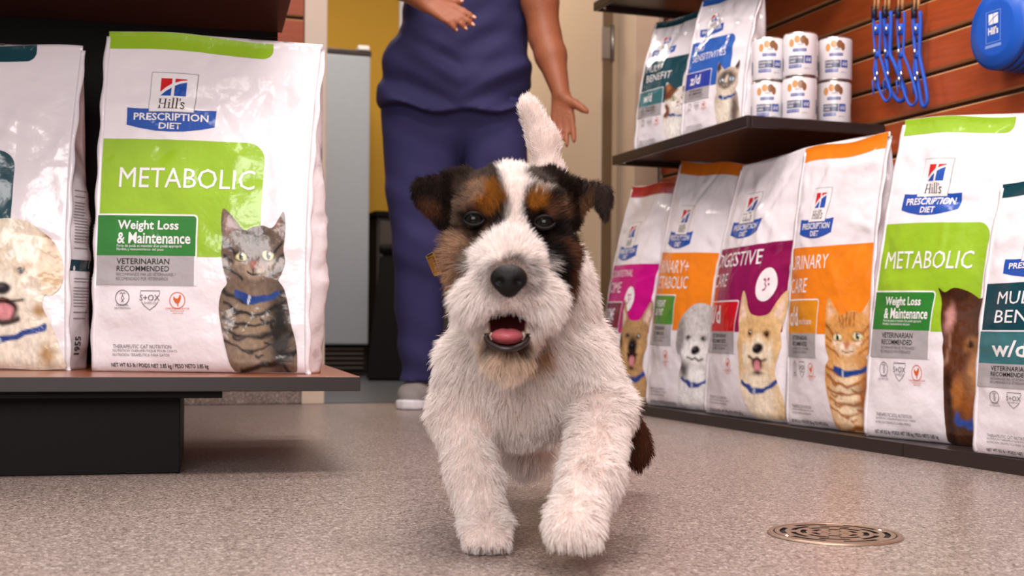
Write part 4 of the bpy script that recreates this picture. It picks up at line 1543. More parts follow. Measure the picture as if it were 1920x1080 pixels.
for i, k in cells:
    quad([vert(i, k, 1), vert(i + 1, k, 1), vert(i + 1, k + 1, 1), vert(i, k + 1, 1)], 0)
    if (i + 1, k) not in S: quad([vert(i + 1, k, 1), vert(i + 1, k, 0), vert(i + 1, k + 1, 0), vert(i + 1, k + 1, 1)])
    if i > 0 and (i - 1, k) not in S: quad([vert(i, k + 1, 1), vert(i, k + 1, 0), vert(i, k, 0), vert(i, k, 1)])
    if (i, (k + 1) % nseg) not in S: quad([vert(i, k + 1, 1), vert(i + 1, k + 1, 1), vert(i + 1, k + 1, 0), vert(i, k + 1, 0)])
    if (i, (k - 1) % nseg) not in S: quad([vert(i + 1, k, 1), vert(i, k, 1), vert(i, k, 0), vert(i + 1, k, 0)])
bm_obj('grate', bm, [M_drain, M_recess], dr)  # slot walls take the dark colour to stand for shade inside the slots
for a in (0.12, PI + 0.12):
    bm = bmesh.new()
    lathe(bm, [(0, 0.0044), (0.0035, 0.0042), (0.0045, 0.0031)], 12, Matrix.Translation((0.0725 * math.cos(a), 0.0725 * math.sin(a), 0)))
    bm_obj('screw', bm, M_chrome, dr)

# ------------------------------------------------------------------ the terrier
HP = 1.47                                       # depth of the face


def fpx(p):
    """front-on coordinates of a point of the dog, in the scale of the face"""
    return 960 + p[:, 0] / HP * F, HY - (p[:, 2] - CH) / HP * F


def HD(px, py, Y=HP):
    return P(px, py, Y)


paw = G(913, 1031, 0)
dog = thing('dog', 'white rough-coated terrier with black and tan face running with mouth open', 'dog', (0.03, 1.72, 0))
DO = np.array((0.03, 1.72, 0))
fd = Field((-.19, 1.30, -0.005), (.30, 2.16, 0.68), 0.0042)
# trunk
fd.chain([P(985, 640, 1.70), P(1000, 640, 1.82), P(1010, 640, 2.00)], [.090, .088, .078], .03)
fd.ell(P(985, 690, 1.665), (.092, .105, .102), k=.03)
fd.ell(P(1000, 560, 1.72), (.075, .10, .085), k=.03)
fd.chain([P(962, 470, 1.57), P(980, 560, 1.66)], [.062, .085], .03)
# standing fore leg and raised fore leg
l0 = [P(884, 690, 1.63), P(862, 775, 1.64), P(889, 890, 1.60), paw + np.array((-.004, .012, .030))]
fd.chain(l0, [.046, .035, .030, .027], .02)
fd.ell(paw + np.array((-.001, -.004, .023)), (.030, .042, .021), k=.014)
l1 = [P(1085, 690, 1.63), P(1128, 775, 1.61), P(1106, 900, 1.49), P(1082, 970, 1.44)]
fd.chain(l1, [.046, .037, .032, .030], .02)
fd.ell(P(1076, 985, 1.42), (.031, .036, .026), k=.014)
for cx in (-.020, -.007, .007, .020):                       # toes
    fd.ell(paw + np.array((cx, -.036 + abs(cx) * .4, .014)), (.0085, .016, .0125), k=.006)
    fd.ell(P(1076, 992, 1.42) + np.array((cx, -.026 + abs(cx) * .4, -.006)), (.0085, .014, .0125), k=.006)
# hind legs
h0 = [P(990, 660, 1.95), P(975, 770, 1.82), P(990, 795, 1.88), P(988, 845, 1.80)]
fd.chain(h0, [.065, .042, .024, .021], .02)
fd.ell(P(988, 850, 1.78), (.027, .034, .022), k=.012)
h1 = [P(1070, 660, 1.98), P(1112, 760, 1.94), P(1165, 770, 2.03), P(1193, 825, 2.06)]
fd.chain(h1, [.065, .045, .022, .020], .02)
fd.ell(P(1197, 845, 2.06), (.020, .022, .028), k=.012)
# tail
fd.chain([P(1030, 470, 2.03), P(1028, 330, 2.06), P(1018, 262, 2.06), P(990, 200, 2.05)], [.028, .023, .022, .016], .018)
# head
fd.ell(HD(955, 398, 1.545), (.066, .072, .056), k=.02)
fd.ell(HD(905, 378, 1.50), (.026, .022, .016), k=.02); fd.ell(HD(1008, 376, 1.50), (.026, .022, .016), k=.02)
fd.ell(HD(890, 480, 1.52), (.036, .040, .044), k=.02); fd.ell(HD(1022, 480, 1.52), (.036, .040, .044), k=.02)
fd.cap(HD(955, 470, 1.50), HD(955, 527, 1.415), .042, .026, .02)
fd.ell(HD(915, 560, 1.455), (.030, .034, .026), k=.015); fd.ell(HD(995, 560, 1.455), (.030, .034, .026), k=.015)
fd.cap(HD(953, 600, 1.50), HD(951, 655, 1.450), .036, .023, .018)
# ears, folded flaps
def ear(poly, yc, th=.0045):
    poly = np.array([(HD(a, b, 1.535)[0], HD(a, b, 1.535)[2]) for a, b in poly])
    lo, hi = poly.min(0), poly.max(0)

    def fn(X, Y, Z):
        xx, zz = np.broadcast_arrays(X[:, 0, :], Z[0, 0, :][None, :]) if False else np.meshgrid(X.ravel(), Z.ravel(), indexing='ij')
        d2 = poly_sd(poly, xx.ravel(), zz.ravel()).reshape(xx.shape)
        yy = yc(xx, zz)
        dy = np.abs(Y - yy[:, None, :]) - th
        return np.sqrt(np.maximum(d2[:, None, :] + .004, 0) ** 2 + np.maximum(dy, 0) ** 2) - .004
    fd.put(fn, (lo[0], 1.44, lo[1]), (hi[0], 1.60, hi[1]), k=.010)


XL, XR = HD(870, 350, 1.535)[0], HD(1045, 350, 1.535)[0]
ear([(885, 318), (840, 325), (782, 343), (776, 356), (782, 382), (806, 408), (830, 432), (842, 425), (856, 380), (880, 360)], lambda x, z: 1.535 + (x - XL) * .35 - 0 * z)
ear([(1022, 318), (1040, 318), (1072, 338), (1110, 350), (1118, 372), (1096, 392), (1088, 412), (1078, 430), (1058, 420), (1040, 370)], lambda x, z: 1.535 - (x - XR) * .30)
ear([(1094, 346), (1122, 352), (1142, 362), (1143, 386), (1134, 398), (1138, 420), (1126, 414), (1112, 388), (1100, 372)], lambda x, z: 1.505 - (x - XR) * .10, .004)
# mouth
MC = HD(951, 616, 1.425)
fd.ell(MC + np.array((0, .005, .002)), (.0245, .034, .0200), k=.006, cut=True)
# nose stub seat and eye sockets
EL, ER = HD(889, 413, 1.478), HD(1021, 419, 1.478)
fd.ell(EL + np.array((0, -.010, 0)), (.0125, .012, .010), k=.005, cut=True)
fd.ell(ER + np.array((0, -.010, 0)), (.0125, .012, .010), k=.005, cut=True)
DV, DF = fd.mesh()
DV[:, 2] = np.maximum(DV[:, 2], 0.0008)
DN = vnormals(DV, DF)

WHITE, BLK, TAN, BRN, DTAN = '#f3ebe7', '#17110f', '#8a5a2a', '#5a3a28', '#6e4526'
FACE = [
    # dark mask each side of the blaze
    ('p', [(800, 285), (925, 285), (928, 305), (938, 345), (952, 378), (950, 405), (925, 440), (900, 462), (868, 520), (848, 545), (815, 520), (800, 420), (750, 430), (750, 330), (800, 330)], '#2a1e19', 8),
    ('p', [(985, 285), (1100, 285), (1160, 330), (1160, 430), (1082, 440), (1095, 600), (1072, 640), (1060, 560), (1038, 500), (1000, 445), (982, 420), (977, 395), (979, 360), (993, 345), (988, 320)], '#2a1e19', 8),
    ('e', 890, 335, 44, 22, -.2, '#4d4038', 14), ('e', 1010, 326, 26, 12, .1, '#5b4e47', 10),
    ('p', [(848, 440), (905, 435), (892, 462), (862, 520), (838, 560), (820, 520), (826, 470)], '#b18d72', 20),       # tan cheek
    ('p', [(1042, 452), (1078, 448), (1088, 600), (1074, 640), (1062, 570), (1048, 520)], '#6b4630', 10),
    ('e', 912, 368, 34, 26, .35, '#9a6225', 14), ('e', 1006, 374, 24, 19, -.3, '#9a6428', 10), ('e', 1046, 392, 22, 16, -.6, '#7d5a45', 12),
    ('l', [(855, 405), (868, 380), (900, 352)], 10, '#8a715f', 12), ('l', [(1000, 350), (1030, 352)], 6, '#cfc0b4', 7),
    ('e', 887, 411, 27, 19, .1, '#100b0a', 9), ('e', 1023, 420, 32, 24, .2, '#0d0908', 9), ('e', 886, 440, 14, 12, 0, '#1a1210', 9),
    ('l', [(1012, 440), (1030, 470), (1050, 505)], 16, '#1c1411', 10),
    ('e', 955, 508, 34, 17, 0, '#5d534f', 12),
    ('e', 955, 530, 44, 30, 0, '#8c7f79', 14),
    ('p', [(925, 690), (905, 640), (912, 622), (990, 622), (1005, 650), (1020, 640), (1010, 690)], '#e3cdb8', 22),
    ('e', 1015, 655, 16, 26, 0, '#cda988', 14), ('e', 900, 640, 15, 20, 0, '#dfc2aa', 12),
    ('e', 951, 640, 36, 18, 0, '#4a3630', 8),
]
EARP = [('p', [(1150, 430), (1150, 340), (1095, 346), (1100, 380), (1118, 410)], '#3b302c', 6), ('e', 1094, 385, 12, 22, .3, '#7d5b40', 8), ('e', 806, 392, 22, 16, .6, '#5b3a2a', 10)]


def coat(p):
    x, y = fpx(p)
    j = (vnoise(p * 90, 21) - .5) * 16
    j2 = (vnoise(p * 90, 22) - .5) * 16
    c = paint(FACE, WHITE, x + j, y + j2)
    # the mask belongs to the head only: behind the cheeks and below the throat the dog is white
    back = np.clip((p[:, 1] - (1.575 + (vnoise(p * 40, 4) - .5) * .02)) / .012, 0, 1)
    nape = np.clip((p[:, 1] - 1.65) / .012, 0, 1)
    low = np.clip((.385 - p[:, 2]) / .012, 0, 1)
    k = np.clip(np.maximum(np.minimum(back, low), nape), 0, 1)
    k = np.maximum(k, np.clip((.215 - p[:, 2]) / .01, 0, 1))[:, None]
    c = c * (1 - k) + np.array(lin(WHITE)) * k
    # ears stay dark on both sides
    e = ((np.abs(p[:, 0] + .0015) > .079) & (p[:, 2] > .365) & (p[:, 1] < 1.62))
    if e.any():
        c[e] = paint(EARP, '#241a16', x[e] * HP / 1.535 + 960 * (1 - HP / 1.535), HY + (y[e] - HY) * HP / 1.535)
    # brown on the kicked-back hind foot
    h = np.clip((np.hypot(p[:, 0] - .20, p[:, 2] - .085) < .075) * 1.0, 0, 1) * (p[:, 1] > 1.98)
    c = c * (1 - h[:, None]) + np.array(lin('#5a3626')) * h[:, None]
    # cream shading of the coat itself on chest fringe and belly
    fr = np.clip((.13 - np.abs(p[:, 2] - .10)) / .1, 0, 1) * np.clip((p[:, 1] - 1.80) / .05, 0, 1) * (1 - h)
    c = c * (1 - .10 * fr[:, None]) + np.array(lin('#d9c0aa')) * .10 * fr[:, None]
    return c


sk = coat(DV) * np.array((.68, .58, .54))      # pinkish skin under the coat
cav = (np.abs((DV - MC - np.array((0, .005, .002))) / np.array((.0255, .036, .0210))) ** 2).sum(1) < 1.05
sk[cav] = lin('#3a1214')
M_skin = mat('dog_skin', '#888888', 0.9, 0.05, attr='paint')
mesh_obj('body', DV - DO, DF, M_skin, dog, smooth=True, fcol=sk)

# nose, eyes, tongue, teeth
M_nose = mat('wet_black_nose', '#090707', 0.58, 0.25, bump=[(420, 0.0006)])
M_eye = mat('dark_brown_eye', '#080403', 0.06, 0.22)
M_lid = mat('eyelid', '#0c0706', 0.6, 0.2)
M_tng = mat('pink_tongue', '#b0545c', 0.35, 0.5, bump=[(500, 0.0005)])
M_lip = mat('dark_lip', '#241415', 0.35)
M_tooth = mat('tooth', '#e9dcc8', 0.3)
M_claw = mat('claw', '#6b5648', 0.4)
NP = HD(954, 527, 1.393)
fn_ = Field(NP - .04, NP + .04, 0.0014)
fn_.ell(NP + np.array((0, .004, .003)), (.0205, .0145, .0155), k=.004)
fn_.ell(NP + np.array((0, .006, -.009)), (.010, .011, .0095), k=.008)
for sx in (-1, 1):
    fn_.ell(NP + np.array((sx * .0105, -.009, -.001)), (.0050, .0065, .0042), k=.003, cut=True)
    fn_.cap(NP + np.array((sx * .0125, -.008, -.002)), NP + np.array((sx * .020, -.002, -.004)), .0022, .0018, .002, cut=True)
fn_.cap(NP + np.array((0, -.012, -.004)), NP + np.array((0, -.006, -.022)), .0014, .0014, .002, cut=True)
v, f = fn_.mesh()
mesh_obj('nose', v - DO, f, M_nose, dog, smooth=True)
for e in (EL, ER):
    bm = bmesh.new()
    bmesh.ops.create_uvsphere(bm, u_segments=24, v_segments=16, radius=.0112)
    for q in bm.verts: q.co += Vector(e - DO + np.array((0, -.002, 0)))
    eo = bm_obj('eye', bm, M_eye, dog, True)
    bm = bmesh.new()
    c0 = e - DO + np.array((0, -.002, 0))
    for s_ in (1, -1):
        pts = []
        for i in range(9):
            a = PI * i / 8
            x_, z_ = .0112 * math.cos(a), s_ * .0072 * math.sin(a) + .0005
            y_ = -math.sqrt(max(0, .0118 ** 2 - x_ * x_ - z_ * z_))
            pts.append(c0 + np.array((x_, y_, z_)))
        tube(bm, pts, .0019, 6)
    bm_obj('eyelid', bm, M_lid, eo, True)
ft = Field(MC - .05, MC + .05, 0.0016)
ft.ell(MC + np.array((0, .004, -.0085)), (.0185, .030, .0090), k=.004)
ft.cap(MC + np.array((0, -.022, -.001)), MC + np.array((0, .02, .001)), .0012, .0012, .003, cut=True)
v, f = ft.mesh()
mesh_obj('tongue', v - DO, f, M_tng, dog, smooth=True)
bm = bmesh.new()
pts = [MC - DO + np.array((.0232 * math.cos(a), .002 - .020 * abs(math.sin(a)) ** 1.3, -.008 - .0145 * math.sin(a))) for a in np.linspace(-.15, PI + .15, 15)]
tube(bm, pts, .0036, 8)
bm_obj('lower_lip', bm, M_lip, dog, True)
for sx in (-1, 1):
    bm = bmesh.new()
    for i in range(2):
        c = MC - DO + np.array((sx * (.0190 - .0012 * i), .008 - .006 * i, -.0110 - .0016 * i))
        tube(bm, [c, c + np.array((-sx * .001, -.001, .0042)), c + np.array((-sx * .0015, -.001, .0066))], [.0013, .0010, .0003], 6)
    tag(bm_obj('teeth', bm, M_tooth, dog, True), kind='stuff')
for cx in (-.020, -.007, .007, .020):
    bm = bmesh.new()
    c = paw - DO + np.array((cx, -.048 + abs(cx) * .4, .012))
    tube(bm, [c + np.array((0, .010, .004)), c, c + np.array((0, -.005, -.009))], [.003, .0026, .0006], 7)
    bm_obj('claw', bm, M_claw, dog, True)
# collar with its brass tag
bm = bmesh.new()
cc = P(965, 500, 1.60) - DO
pts = [cc + np.array((.074 * math.cos(a), .068 * math.sin(a) - .02 * math.sin(a), -.022 * -math.sin(a) - .012)) for a in np.linspace(0, 2 * PI, 33)[:-1]]
tube(bm, pts, .006, 8, closed=True)
col_ = bm_obj('collar', bm, M_navyk, dog, True)
bm = bmesh.new()
q = HD(817, 494, 1.545) - DO
M4 = Matrix.Translation(Vector(q)) @ Matrix.Rotation(math.radians(-22), 4, 'Y') @ Matrix.Rotation(math.radians(38), 4, 'Z')
bx(bm, (-.004, -.010, -.014), (.004, .010, .014), .003, M4)
bx(bm, (-.0062, -.006, -.009), (-.0042, .006, .009), .001, M4)
tube(bm, [M4 @ Vector((0, -.006, 0)), M4 @ Vector((.02, .0, -.002))], .003, 6)
bm_obj('brass_tag', bm, M_brass, col_)


# fur: every strand a curve rooted on the skin
def grow(N, seed):
    rg = np.random.RandomState(seed)
    T = np.concatenate([DF[:, [0, 1, 2]], DF[:, [0, 2, 3]]])
    a = np.linalg.norm(np.cross(DV[T[:, 1]] - DV[T[:, 0]], DV[T[:, 2]] - DV[T[:, 0]]), axis=1) / 2
    ctr = DV[T].mean(1)
    dens = np.where((ctr[:, 1] < 1.62) & (ctr[:, 2] > .20), 2.4, 1.0) * np.where(ctr[:, 1] > 1.85, .7, 1.0)
    a = a * dens
    ti = rg.choice(len(T), N, p=a / a.sum())
    r1, r2 = np.sqrt(rg.rand(N)), rg.rand(N)
    w3 = np.stack([1 - r1, r1 * (1 - r2), r1 * r2], 1)
    p = (DV[T[ti]] * w3[:, :, None]).sum(1)
    n = (DN[T[ti]] * w3[:, :, None]).sum(1)
    n /= np.linalg.norm(n, axis=1)[:, None] + 1e-9
    x, y = fpx(p)
    head = (p[:, 1] < 1.60) & (p[:, 2] > .215)
    beard = head & (y > 520) & (y < 720)
    muzz = head & (y > 440) & ~beard
    leg = (p[:, 2] < .16) & ~head
    earm = (np.abs(p[:, 0] + .0015) > .076) & (p[:, 2] > .36) & (p[:, 1] < 1.62)
    tail = (p[:, 2] > .42) & (p[:, 1] > 1.85)
    L = np.full(N, .021)
    L[leg] = .017
    L[head] = .013
    L[muzz] = .020
    L[beard] = .027
    L[earm] = .009
    L[tail] = .013
    L[(p[:, 2] < .035) & ~head] = .010
    hb = (p[:, 1] > 1.73) & (p[:, 2] < .16) & (p[:, 0] < .09)
    L[hb] = .030
    de = np.minimum(np.linalg.norm(p - EL, axis=1), np.linalg.norm(p - ER, axis=1))
    L = L * np.clip((de - .010) / .022, .14, 1)
    dn = np.linalg.norm((p - NP - np.array((0, .006, 0))) / np.array((1.15, 1, 1)), axis=1)
    L = L * np.clip((dn - .014) / .03, .22, 1)
    dm = np.linalg.norm((p - MC - np.array((0, 0, .0))) / np.array((1.0, 1.5, .8)), axis=1)
    L = L * np.clip((dm - .016) / .024, .05, 1)
    keep = ~((np.abs((p - MC - np.array((0, .005, .002))) / np.array((.0255, .037, .0210))) ** 2).sum(1) < 1.12) & (dn > .014) & (de > .0105) & (p[:, 2] > .004)
    # lie of the coat
    c = np.zeros((N, 3))
    c[:] = (0, .35, -.75)
    hc = HD(954, 500, 1.42)
    rad = p - hc
    rad /= np.linalg.norm(rad, axis=1)[:, None]
    c[head] = rad[head] * np.array((1, .5, 1)) + np.array((0, .25, -.05))
    lowf = head & (y > 500)
    c[lowf] = rad[lowf] * np.array((.75, .1, .4)) + np.array((0, -.05, -.65))
    c[leg] = (0, .15, -1)
    c[tail] = (0, 0, .9)
    c[earm] = (0, -.1, -.6)
    c -= n * (c * n).sum(1)[:, None]
    nz = np.stack([vnoise(p * 55, 31 + i) for i in range(3)], 1) - .5
    nz2 = np.stack([vnoise(p * 160, 41 + i) for i in range(3)], 1) - .5
    lay = np.where(head & (np.linalg.norm(p - hc, axis=1) < .045), .45, np.where(head, .66, .72))[:, None]
    d0 = n * (1 - lay) + c * lay * .9 + nz * .55 + nz2 * .35 + rg.normal(0, .10, (N, 3))
    d0 /= np.linalg.norm(d0, axis=1)[:, None]
    d1 = d0 + c * .55 + np.array((0, 0, -.22)) * (~tail)[:, None] + nz2 * .5
    d1 /= np.linalg.norm(d1, axis=1)[:, None]
    L = L * (.55 + .6 * rg.rand(N))
    ts = np.array((0, .25, .5, .75, 1.0))
    S = p[:, None, :] - n[:, None, :] * .001 + L[:, None, None] * (d0[:, None, :] * (ts - ts ** 2 / 2)[None, :, None] + d1[:, None, :] * (ts ** 2 / 2)[None, :, None])
    # tufts
    M = max(1, N // 26)
    ci = rg.choice(N, M, replace=False)
    kd = kdtree.KDTree(M)
    for i, k_ in enumerate(ci): kd.insert(p[k_], i)
    kd.balance()
    near = np.array([ci[kd.find(q)[1]] for q in p])
    dist = np.linalg.norm(p[near] - p, axis=1)
    pull = (np.clip(1 - dist / .012, 0, 1) * .40 * np.clip(L / .02, 0, 1))[:, None, None]
    tgt = S[near] - S
    ratio = (L / np.maximum(L[near], 1e-4))
    S = S + tgt * pull * (ts ** 1.6)[None, :, None] * np.clip(ratio, 0, 1)[:, None, None]
    S[:, :, 2] = np.maximum(S[:, :, 2], .0012)
    colr = coat(p)
    colr = np.clip(colr * (.86 + .28 * rg.rand(N))[:, None], 0, 1)
    S, colr, L = S[keep], colr[keep], L[keep]
    hm = head[keep]
    cu = bpy.data.hair_curves.new('fur')
    n_ = len(S)
    cu.add_curves([5] * n_)
    cu.attributes['position'].data.foreach_set('vector', (S - DO).astype(np.float32).ravel())
    ra = cu.attributes.new('radius', 'FLOAT', 'POINT')
    rr_ = np.where(hm, .00026, .00032)[:, None] * np.array((1, .95, .8, .55, .15))[None, :]
    ra.data.foreach_set('value', rr_.astype(np.float32).ravel())
    ca_ = cu.attributes.new('paint', 'FLOAT_COLOR', 'CURVE')
    ca_.data.foreach_set('color', np.hstack([colr, np.ones((n_, 1))]).astype(np.float32).ravel())
    m = bpy.data.materials.new('fur')
    m.use_nodes = True
    nt = m.node_tree
    b_ = nt.nodes['Principled BSDF']
    at = nt.nodes.new('ShaderNodeAttribute'); at.attribute_name = 'paint'
    nt.links.new(at.outputs['Color'], b_.inputs['Base Color'])
    b_.inputs['Roughness'].default_value = .55
    b_.inputs['Specular IOR Level'].default_value = .12
    tr = nt.nodes.new('ShaderNodeBsdfTranslucent')
    nt.links.new(at.outputs['Color'], tr.inputs['Color'])
    ms = nt.nodes.new('ShaderNodeMixShader')
    ms.inputs[0].default_value = .35
    nt.links.new(b_.outputs[0], ms.inputs[1]); nt.links.new(tr.outputs[0], ms.inputs[2])
    nt.links.new(ms.outputs[0], nt.nodes['Material Output'].inputs['Surface'])
    cu.materials.append(m)
    o = bpy.data.objects.new('fur', cu)
    tag(o, kind='stuff')
    link(o, dog)


grow(210000, 5)

# ------------------------------------------------------------------ the person in scrubs
PO = np.array((-.17, 4.14, 0))
per = thing('person', 'person in navy scrubs and grey shoes bending forward with both hands held out', 'person', PO)
PY = 4.16
M_sk = mat('warm_brown_skin', '#935538', 0.5, 0.4, bump=[(120, 0.001)], vary=(30, 0.08, (1, 1, 1)))
M_scr = mat('navy_scrub_top', '#2e2b53', 0.8, 0.3, bump=[(600, 0.0006)], vary=(12, 0.08, (1, 1, 1)))
M_scr2 = mat('navy_scrub_trousers', '#322f5a', 0.8, 0.3, bump=[(600, 0.0006)], vary=(12, 0.08, (1, 1, 1)))
M_hair = mat('dark_hair', '#1c120d', 0.5)
M_shoe = mat('grey_knit_shoe', '#8a8280', 0.75, bump=[(350, 0.001)])
M_sole = mat('white_sole', '#e6e2e6', 0.45)
M_lace = mat('pale_lace', '#c2b8b4', 0.7)
A = lambda x, y, Y=PY: P(x, y, Y)
fb = Field((-.62, 3.45, 0.02), (.36, 4.50, 1.78), 0.0062)
# hidden trunk and legs under the clothes
fb.chain([A(784, 700, 4.25), A(786, 450, 4.215), A(788, 270, 4.20)], [.032, .045, .07], .03)
fb.chain([A(909, 700, 4.34), A(921, 450, 4.235), A(928, 270, 4.20)], [.032, .045, .07], .03)
fb.ell(A(855, 190, 4.19), (.17, .11, .13), k=.05)
fb.ell(A(868, 40, 4.16), (.145, .095, .20), k=.05)
fb.ell(np.array((-.145, 4.07, 1.40)), (.16, .09, .11), k=.05)
fb.cap((-.145, 4.03, 1.46), (-.145, 3.97, 1.56), .052, .05, .03)
fb.ell((-.145, 3.935, 1.635), (.072, .092, .105), k=.03)
fb.ell((-.145, 3.875, 1.585), (.05, .045, .05), k=.03)
fb.cap((-.145, 3.845, 1.635), (-.145, 3.828, 1.605), .010, .014, .012)
for sx in (-1, 1): fb.ell((-.145 + sx * .074, 3.95, 1.63), (.010, .020, .030), k=.01)


def hand(w, d, pn, sx, fl, spread=1.0, curl=.25, thumb=1.0):
    """w wrist, d pointing of the fingers, pn out of the palm, sx thumb side"""
    w, d, pn, sx = [np.array(q, float) for q in (w, d, pn, sx)]
    d /= np.linalg.norm(d); pn = pn - d * (pn @ d); pn /= np.linalg.norm(pn)
    t = np.cross(d, pn); t = t if t @ sx > 0 else -t
    for i, (o, ln) in enumerate(((.030, .072), (.010, .080), (-.010, .074), (-.029, .058))):
        k0 = w + d * (.088 - .004 * abs(i - 1)) + t * o
        fb.cap(w + d * .012 + t * o * .55, k0, .015, .0115, .010)
        dd = d + t * (o * 4.0 * spread) ; dd /= np.linalg.norm(dd)
        c1 = curl * (1 + .25 * i)
        d1 = dd * math.cos(c1 * .5) + pn * math.sin(c1 * .5); d2 = dd * math.cos(c1 * 1.3) + pn * math.sin(c1 * 1.3); d3 = dd * math.cos(c1 * 2) + pn * math.sin(c1 * 2)
        k1 = k0 + d1 * ln * .46; k2 = k1 + d2 * ln * .30; k3 = k2 + d3 * ln * .24
        fb.chain([k0, k1, k2, k3], [.0105, .0095, .0088, .0075], .004)
        fl.append((k3, d3, -pn))
    b0 = w + d * .022 + t * .018 + pn * .004
    td = t * .62 * thumb + d * .60 + pn * .22; td /= np.linalg.norm(td)
    b1 = b0 + td * .036; td2 = td * .8 + d * .25 + t * .15; td2 /= np.linalg.norm(td2)
    b2 = b1 + td2 * .027; b3 = b2 + td2 * .018
    fb.chain([b0, b1, b2, b3], [.017, .0135, .0115, .009], .008)
    fl.append((b3, td2, -pn))


nails = []
# the arm that hangs down, palm forward
sh = np.array((.06, 4.05, 1.43))
el = A(1022, 70, 4.04)
wr_ = A(1052, 176, 3.97)
fb.chain([sh, (sh + el) / 2, el], [.058, .056, .050], .03)
fb.chain([el, el * .68 + wr_ * .32 + np.array((.002, 0, 0)), wr_], [.049, .048, .028], .02)
hand(wr_, A(1058, 272, 3.96) - wr_, (-.30, -.95, 0), (1, 0, 0), nails, .5, .16, 1.5)
# the arm bent in front, hand pointing across
sh2 = np.array((-.345, 4.05, 1.43))
el2 = A(733, -48, 3.94)
wr2_ = A(797, 4, 3.80)
fb.chain([sh2, (sh2 + el2) / 2, el2], [.058, .054, .048], .03)
fb.chain([el2, el2 * .65 + wr2_ * .35, wr2_], [.047, .046, .030], .02)
hand(wr2_, A(893, 46, 3.74) - wr2_, (.2, .75, -.6), (.3, -.3, 1), nails, .3, .22)
v, f = fb.mesh()
mesh_obj('body', v - PO, f, M_sk, per, smooth=True)
M_nail = mat('fingernail', '#d9a893', 0.3)
for k3, d3, nb in nails:
    bm = bmesh.new()
    bmesh.ops.create_uvsphere(bm, u_segments=8, v_segments=6, radius=1)
    z_ = Vector(nb); x_ = Vector(d3); y_ = z_.cross(x_)
    for q in bm.verts:
        c = q.co.copy()
        q.co = Vector(k3 - PO) + x_ * (c.x * .0068 + .001) + y_ * (c.y * .0055) + z_ * (c.z * .002 + .0068)
    bm_obj('fingernail', bm, M_nail, per, True)


# trousers: two legs and a seat
def sec(rows, Y):
    """rows: pixel row, left edge, right edge of the outline"""
    zs, cx, rx = [], [], []
    for y, a, b in rows:
        pa, pb = A(a, y, Y), A(b, y, Y)
        zs.append((pa[2] + pb[2]) / 2); cx.append((pa[0] + pb[0]) / 2); rx.append((pb[0] - pa[0]) / 2)
    return np.array(zs), np.array(cx), np.array(rx)


def folds(seed, amp, fx, fz):
    def g(X, Y, Z):
        sh_ = np.broadcast_shapes(X.shape, Y.shape, Z.shape)
        q = np.stack([np.broadcast_to(X * fx, sh_).ravel(), np.broadcast_to(Y * fx * .7, sh_).ravel(), np.broadcast_to(Z * fz + X * fz * .35, sh_).ravel()], 1)
        return ((vnoise(q, seed) - .5) * amp).reshape(sh_)
    return g


ftz = Field((-.46, 3.95, 0.03), (.16, 4.50, 1.12), 0.0085)
zs, cx, rx = sec([(190, 714, 870), (215, 712, 868), (300, 720, 864), (400, 730, 852), (480, 734, 842), (560, 736, 834), (640, 742, 828), (690, 748, 820), (716, 744, 818)], PY)
cy = np.interp(zs, [.1, .5, .9], [4.24, 4.20, 4.19])
ftz.stack(zs, cx, cy, rx, np.interp(zs, [.1, .5, .8, 1.], [.085, .10, .125, .13]), k=.02, fold=folds(3, .024, 7, 16))
zs, cx, rx = sec([(190, 862, 992), (215, 862, 992), (300, 866, 988), (400, 870, 978), (480, 872, 970), (560, 872, 962), (640, 872, 952), (680, 870, 946), (700, 866, 948)], PY)
cy = np.interp(zs, [.1, .5, .9], [4.33, 4.22, 4.19])
ftz.stack(zs, cx, cy, rx, np.interp(zs, [.1, .5, .8, 1.], [.085, .10, .125, .13]), k=.02, fold=folds(4, .022, 7, 16))
ftz.ell(A(853, 195, 4.19), (.225, .145, .14), k=.03)
v, f = ftz.mesh()
mesh_obj('trousers', v - PO, f, M_scr2, per, smooth=True)

# scrub top with short sleeves
fs = Field((-.50, 3.86, .86), (.22, 4.42, 1.56), 0.0075)
zs, cx, rx = sec([(216, 712, 1000), (200, 711, 1001), (160, 716, 1000), (110, 722, 992), (80, 738, 990), (50, 756, 990), (0, 757, 992), (-60, 748, 992), (-120, 742, 996)], PY)
zf = zs


def topfold(X, Y, Z):
    sh_ = np.broadcast_shapes(X.shape, Y.shape, Z.shape)
    a = np.stack([np.broadcast_to(q, sh_).ravel() for q in (X * 6 + Z * 3, Y * 3, Z * 22 + np.abs(X + .17) * -11)], 1)
    lowk = np.clip((1.25 - Z) / .25, 0.25, 1)
    return (vnoise(a, 8) - .5).reshape(sh_) * .062 * lowk


fs.stack(zs, cx, np.interp(zs, [.9, 1.2, 1.45], [4.17, 4.15, 4.09]), rx, np.interp(zs, [.93, 1.1, 1.3, 1.5], [.165, .155, .135, .11]), k=.02, fold=topfold, hem=lambda X: np.clip(((X + .17) / .24) ** 2, 0, 1.3) * .034 - .012 + .008 * np.sin(X * 31))
fs.cap(sh, sh * .62 + el * .38 + np.array((0, 0, .03)), .085, .080, .03)
fs.cap(sh2, sh2 * .45 + el2 * .55, .085, .080, .03)
fs.ell(A(752, 118, 4.10), (.055, .075, .075), k=.03)
fs.ell(np.array((-.145, 4.03, 1.50)), (.09, .075, .06), k=.02, cut=True)
v, f = fs.mesh()
top = mesh_obj('scrub_top', v - PO, f, M_scr, per, smooth=True)
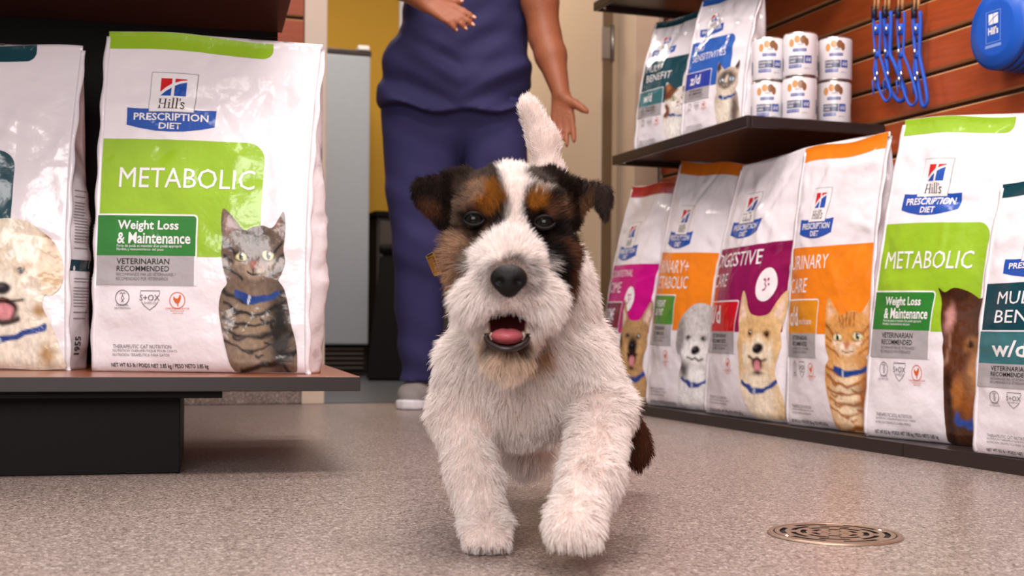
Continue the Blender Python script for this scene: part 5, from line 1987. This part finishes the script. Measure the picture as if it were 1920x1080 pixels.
# patch pocket at the hip and the stitched hem line
# hair
fh = Field((-.30, 3.78, 1.48), (.02, 4.15, 1.80), 0.006)
fh.ell((-.145, 3.965, 1.665), (.085, .095, .098), k=.02)
fh.ell((-.145, 4.06, 1.68), (.05, .05, .05), k=.03)
fh.ell((-.145, 3.84, 1.59), (.075, .075, .095), k=.015, cut=True)
v, f = fh.mesh()
mesh_obj('hair', v - PO, f, M_hair, per, smooth=True)
for sx in (-1, 1):
    bm = bmesh.new()
    bmesh.ops.create_uvsphere(bm, u_segments=12, v_segments=8, radius=.0115)
    for q in bm.verts: q.co += Vector(np.array((-.145 + sx * .030, 3.862, 1.645)) - PO)
    bm_obj('eye', bm, M_eye, per, True)


def shoe(heel, rot):
    o = heel - PO
    M_ = Matrix.Translation(Vector(o)) @ Matrix.Rotation(rot, 4, 'Z') @ Matrix.Diagonal((1.22, 1.08, 1.12, 1))
    q = Field((-.07, -.24, 0), (.07, .05, .13), 0.005)
    q.chain([(0, 0, .042), (0, -.07, .045), (.002, -.13, .036), (.0, -.175, .030)], [.036, .040, .042, .032], .02)
    q.cap((0, -.005, .05), (0, .0, .095), .036, .040, .02)
    q.cap((0, 0, .10), (0, 0, .14), .030, .030, .006, cut=True)
    v, f = q.mesh()
    v = np.array([M_ @ Vector(p) for p in v])
    s_ = mesh_obj('shoe', v, f, M_shoe, per, smooth=True)
    q = Field((-.08, -.25, -.004), (.08, .06, .06), 0.004)

    def fn(X, Y, Z):
        w_ = np.interp(Y.ravel(), [-.225, -.2, -.14, -.07, 0, .04, .05], [.006, .034, .047, .043, .037, .030, .004])[None, :, None]
        top_ = np.interp(Y.ravel(), [-.22, -.12, 0, .05], [.030, .022, .026, .034])[None, :, None]
        return np.maximum(np.maximum(np.abs(X) - w_, np.abs(Z - top_ / 2) - top_ / 2), np.maximum(-.218 - Y, Y - .045))
    q.put(fn, (-.06, -.23, 0), (.06, .05, .04), .004)
    v, f = q.mesh()
    v = np.array([M_ @ Vector(p) for p in v])
    v[:, 2] = np.maximum(v[:, 2], .001)
    mesh_obj('sole', v, f, M_sole, s_, smooth=True)
    bm = bmesh.new()
    for i in range(4):
        y_ = -.075 - i * .02
        z_ = .0885 - i * .0035
        tube(bm, [M_ @ Vector((-.024, y_, z_ - .008)), M_ @ Vector((-.012, y_ - .006, z_)), M_ @ Vector((.012, y_ + .006, z_)), M_ @ Vector((.024, y_, z_ - .008))], .0026, 6)
    bm_obj('lace', bm, M_lace, s_, True)


hz = G(774, 768, 0)
shoe(np.array((hz[0] + .012, hz[1] + .20, 0)), math.radians(-6))
shoe(np.array((A(908, 700, 4.34)[0], 4.37, 0)), math.radians(8))
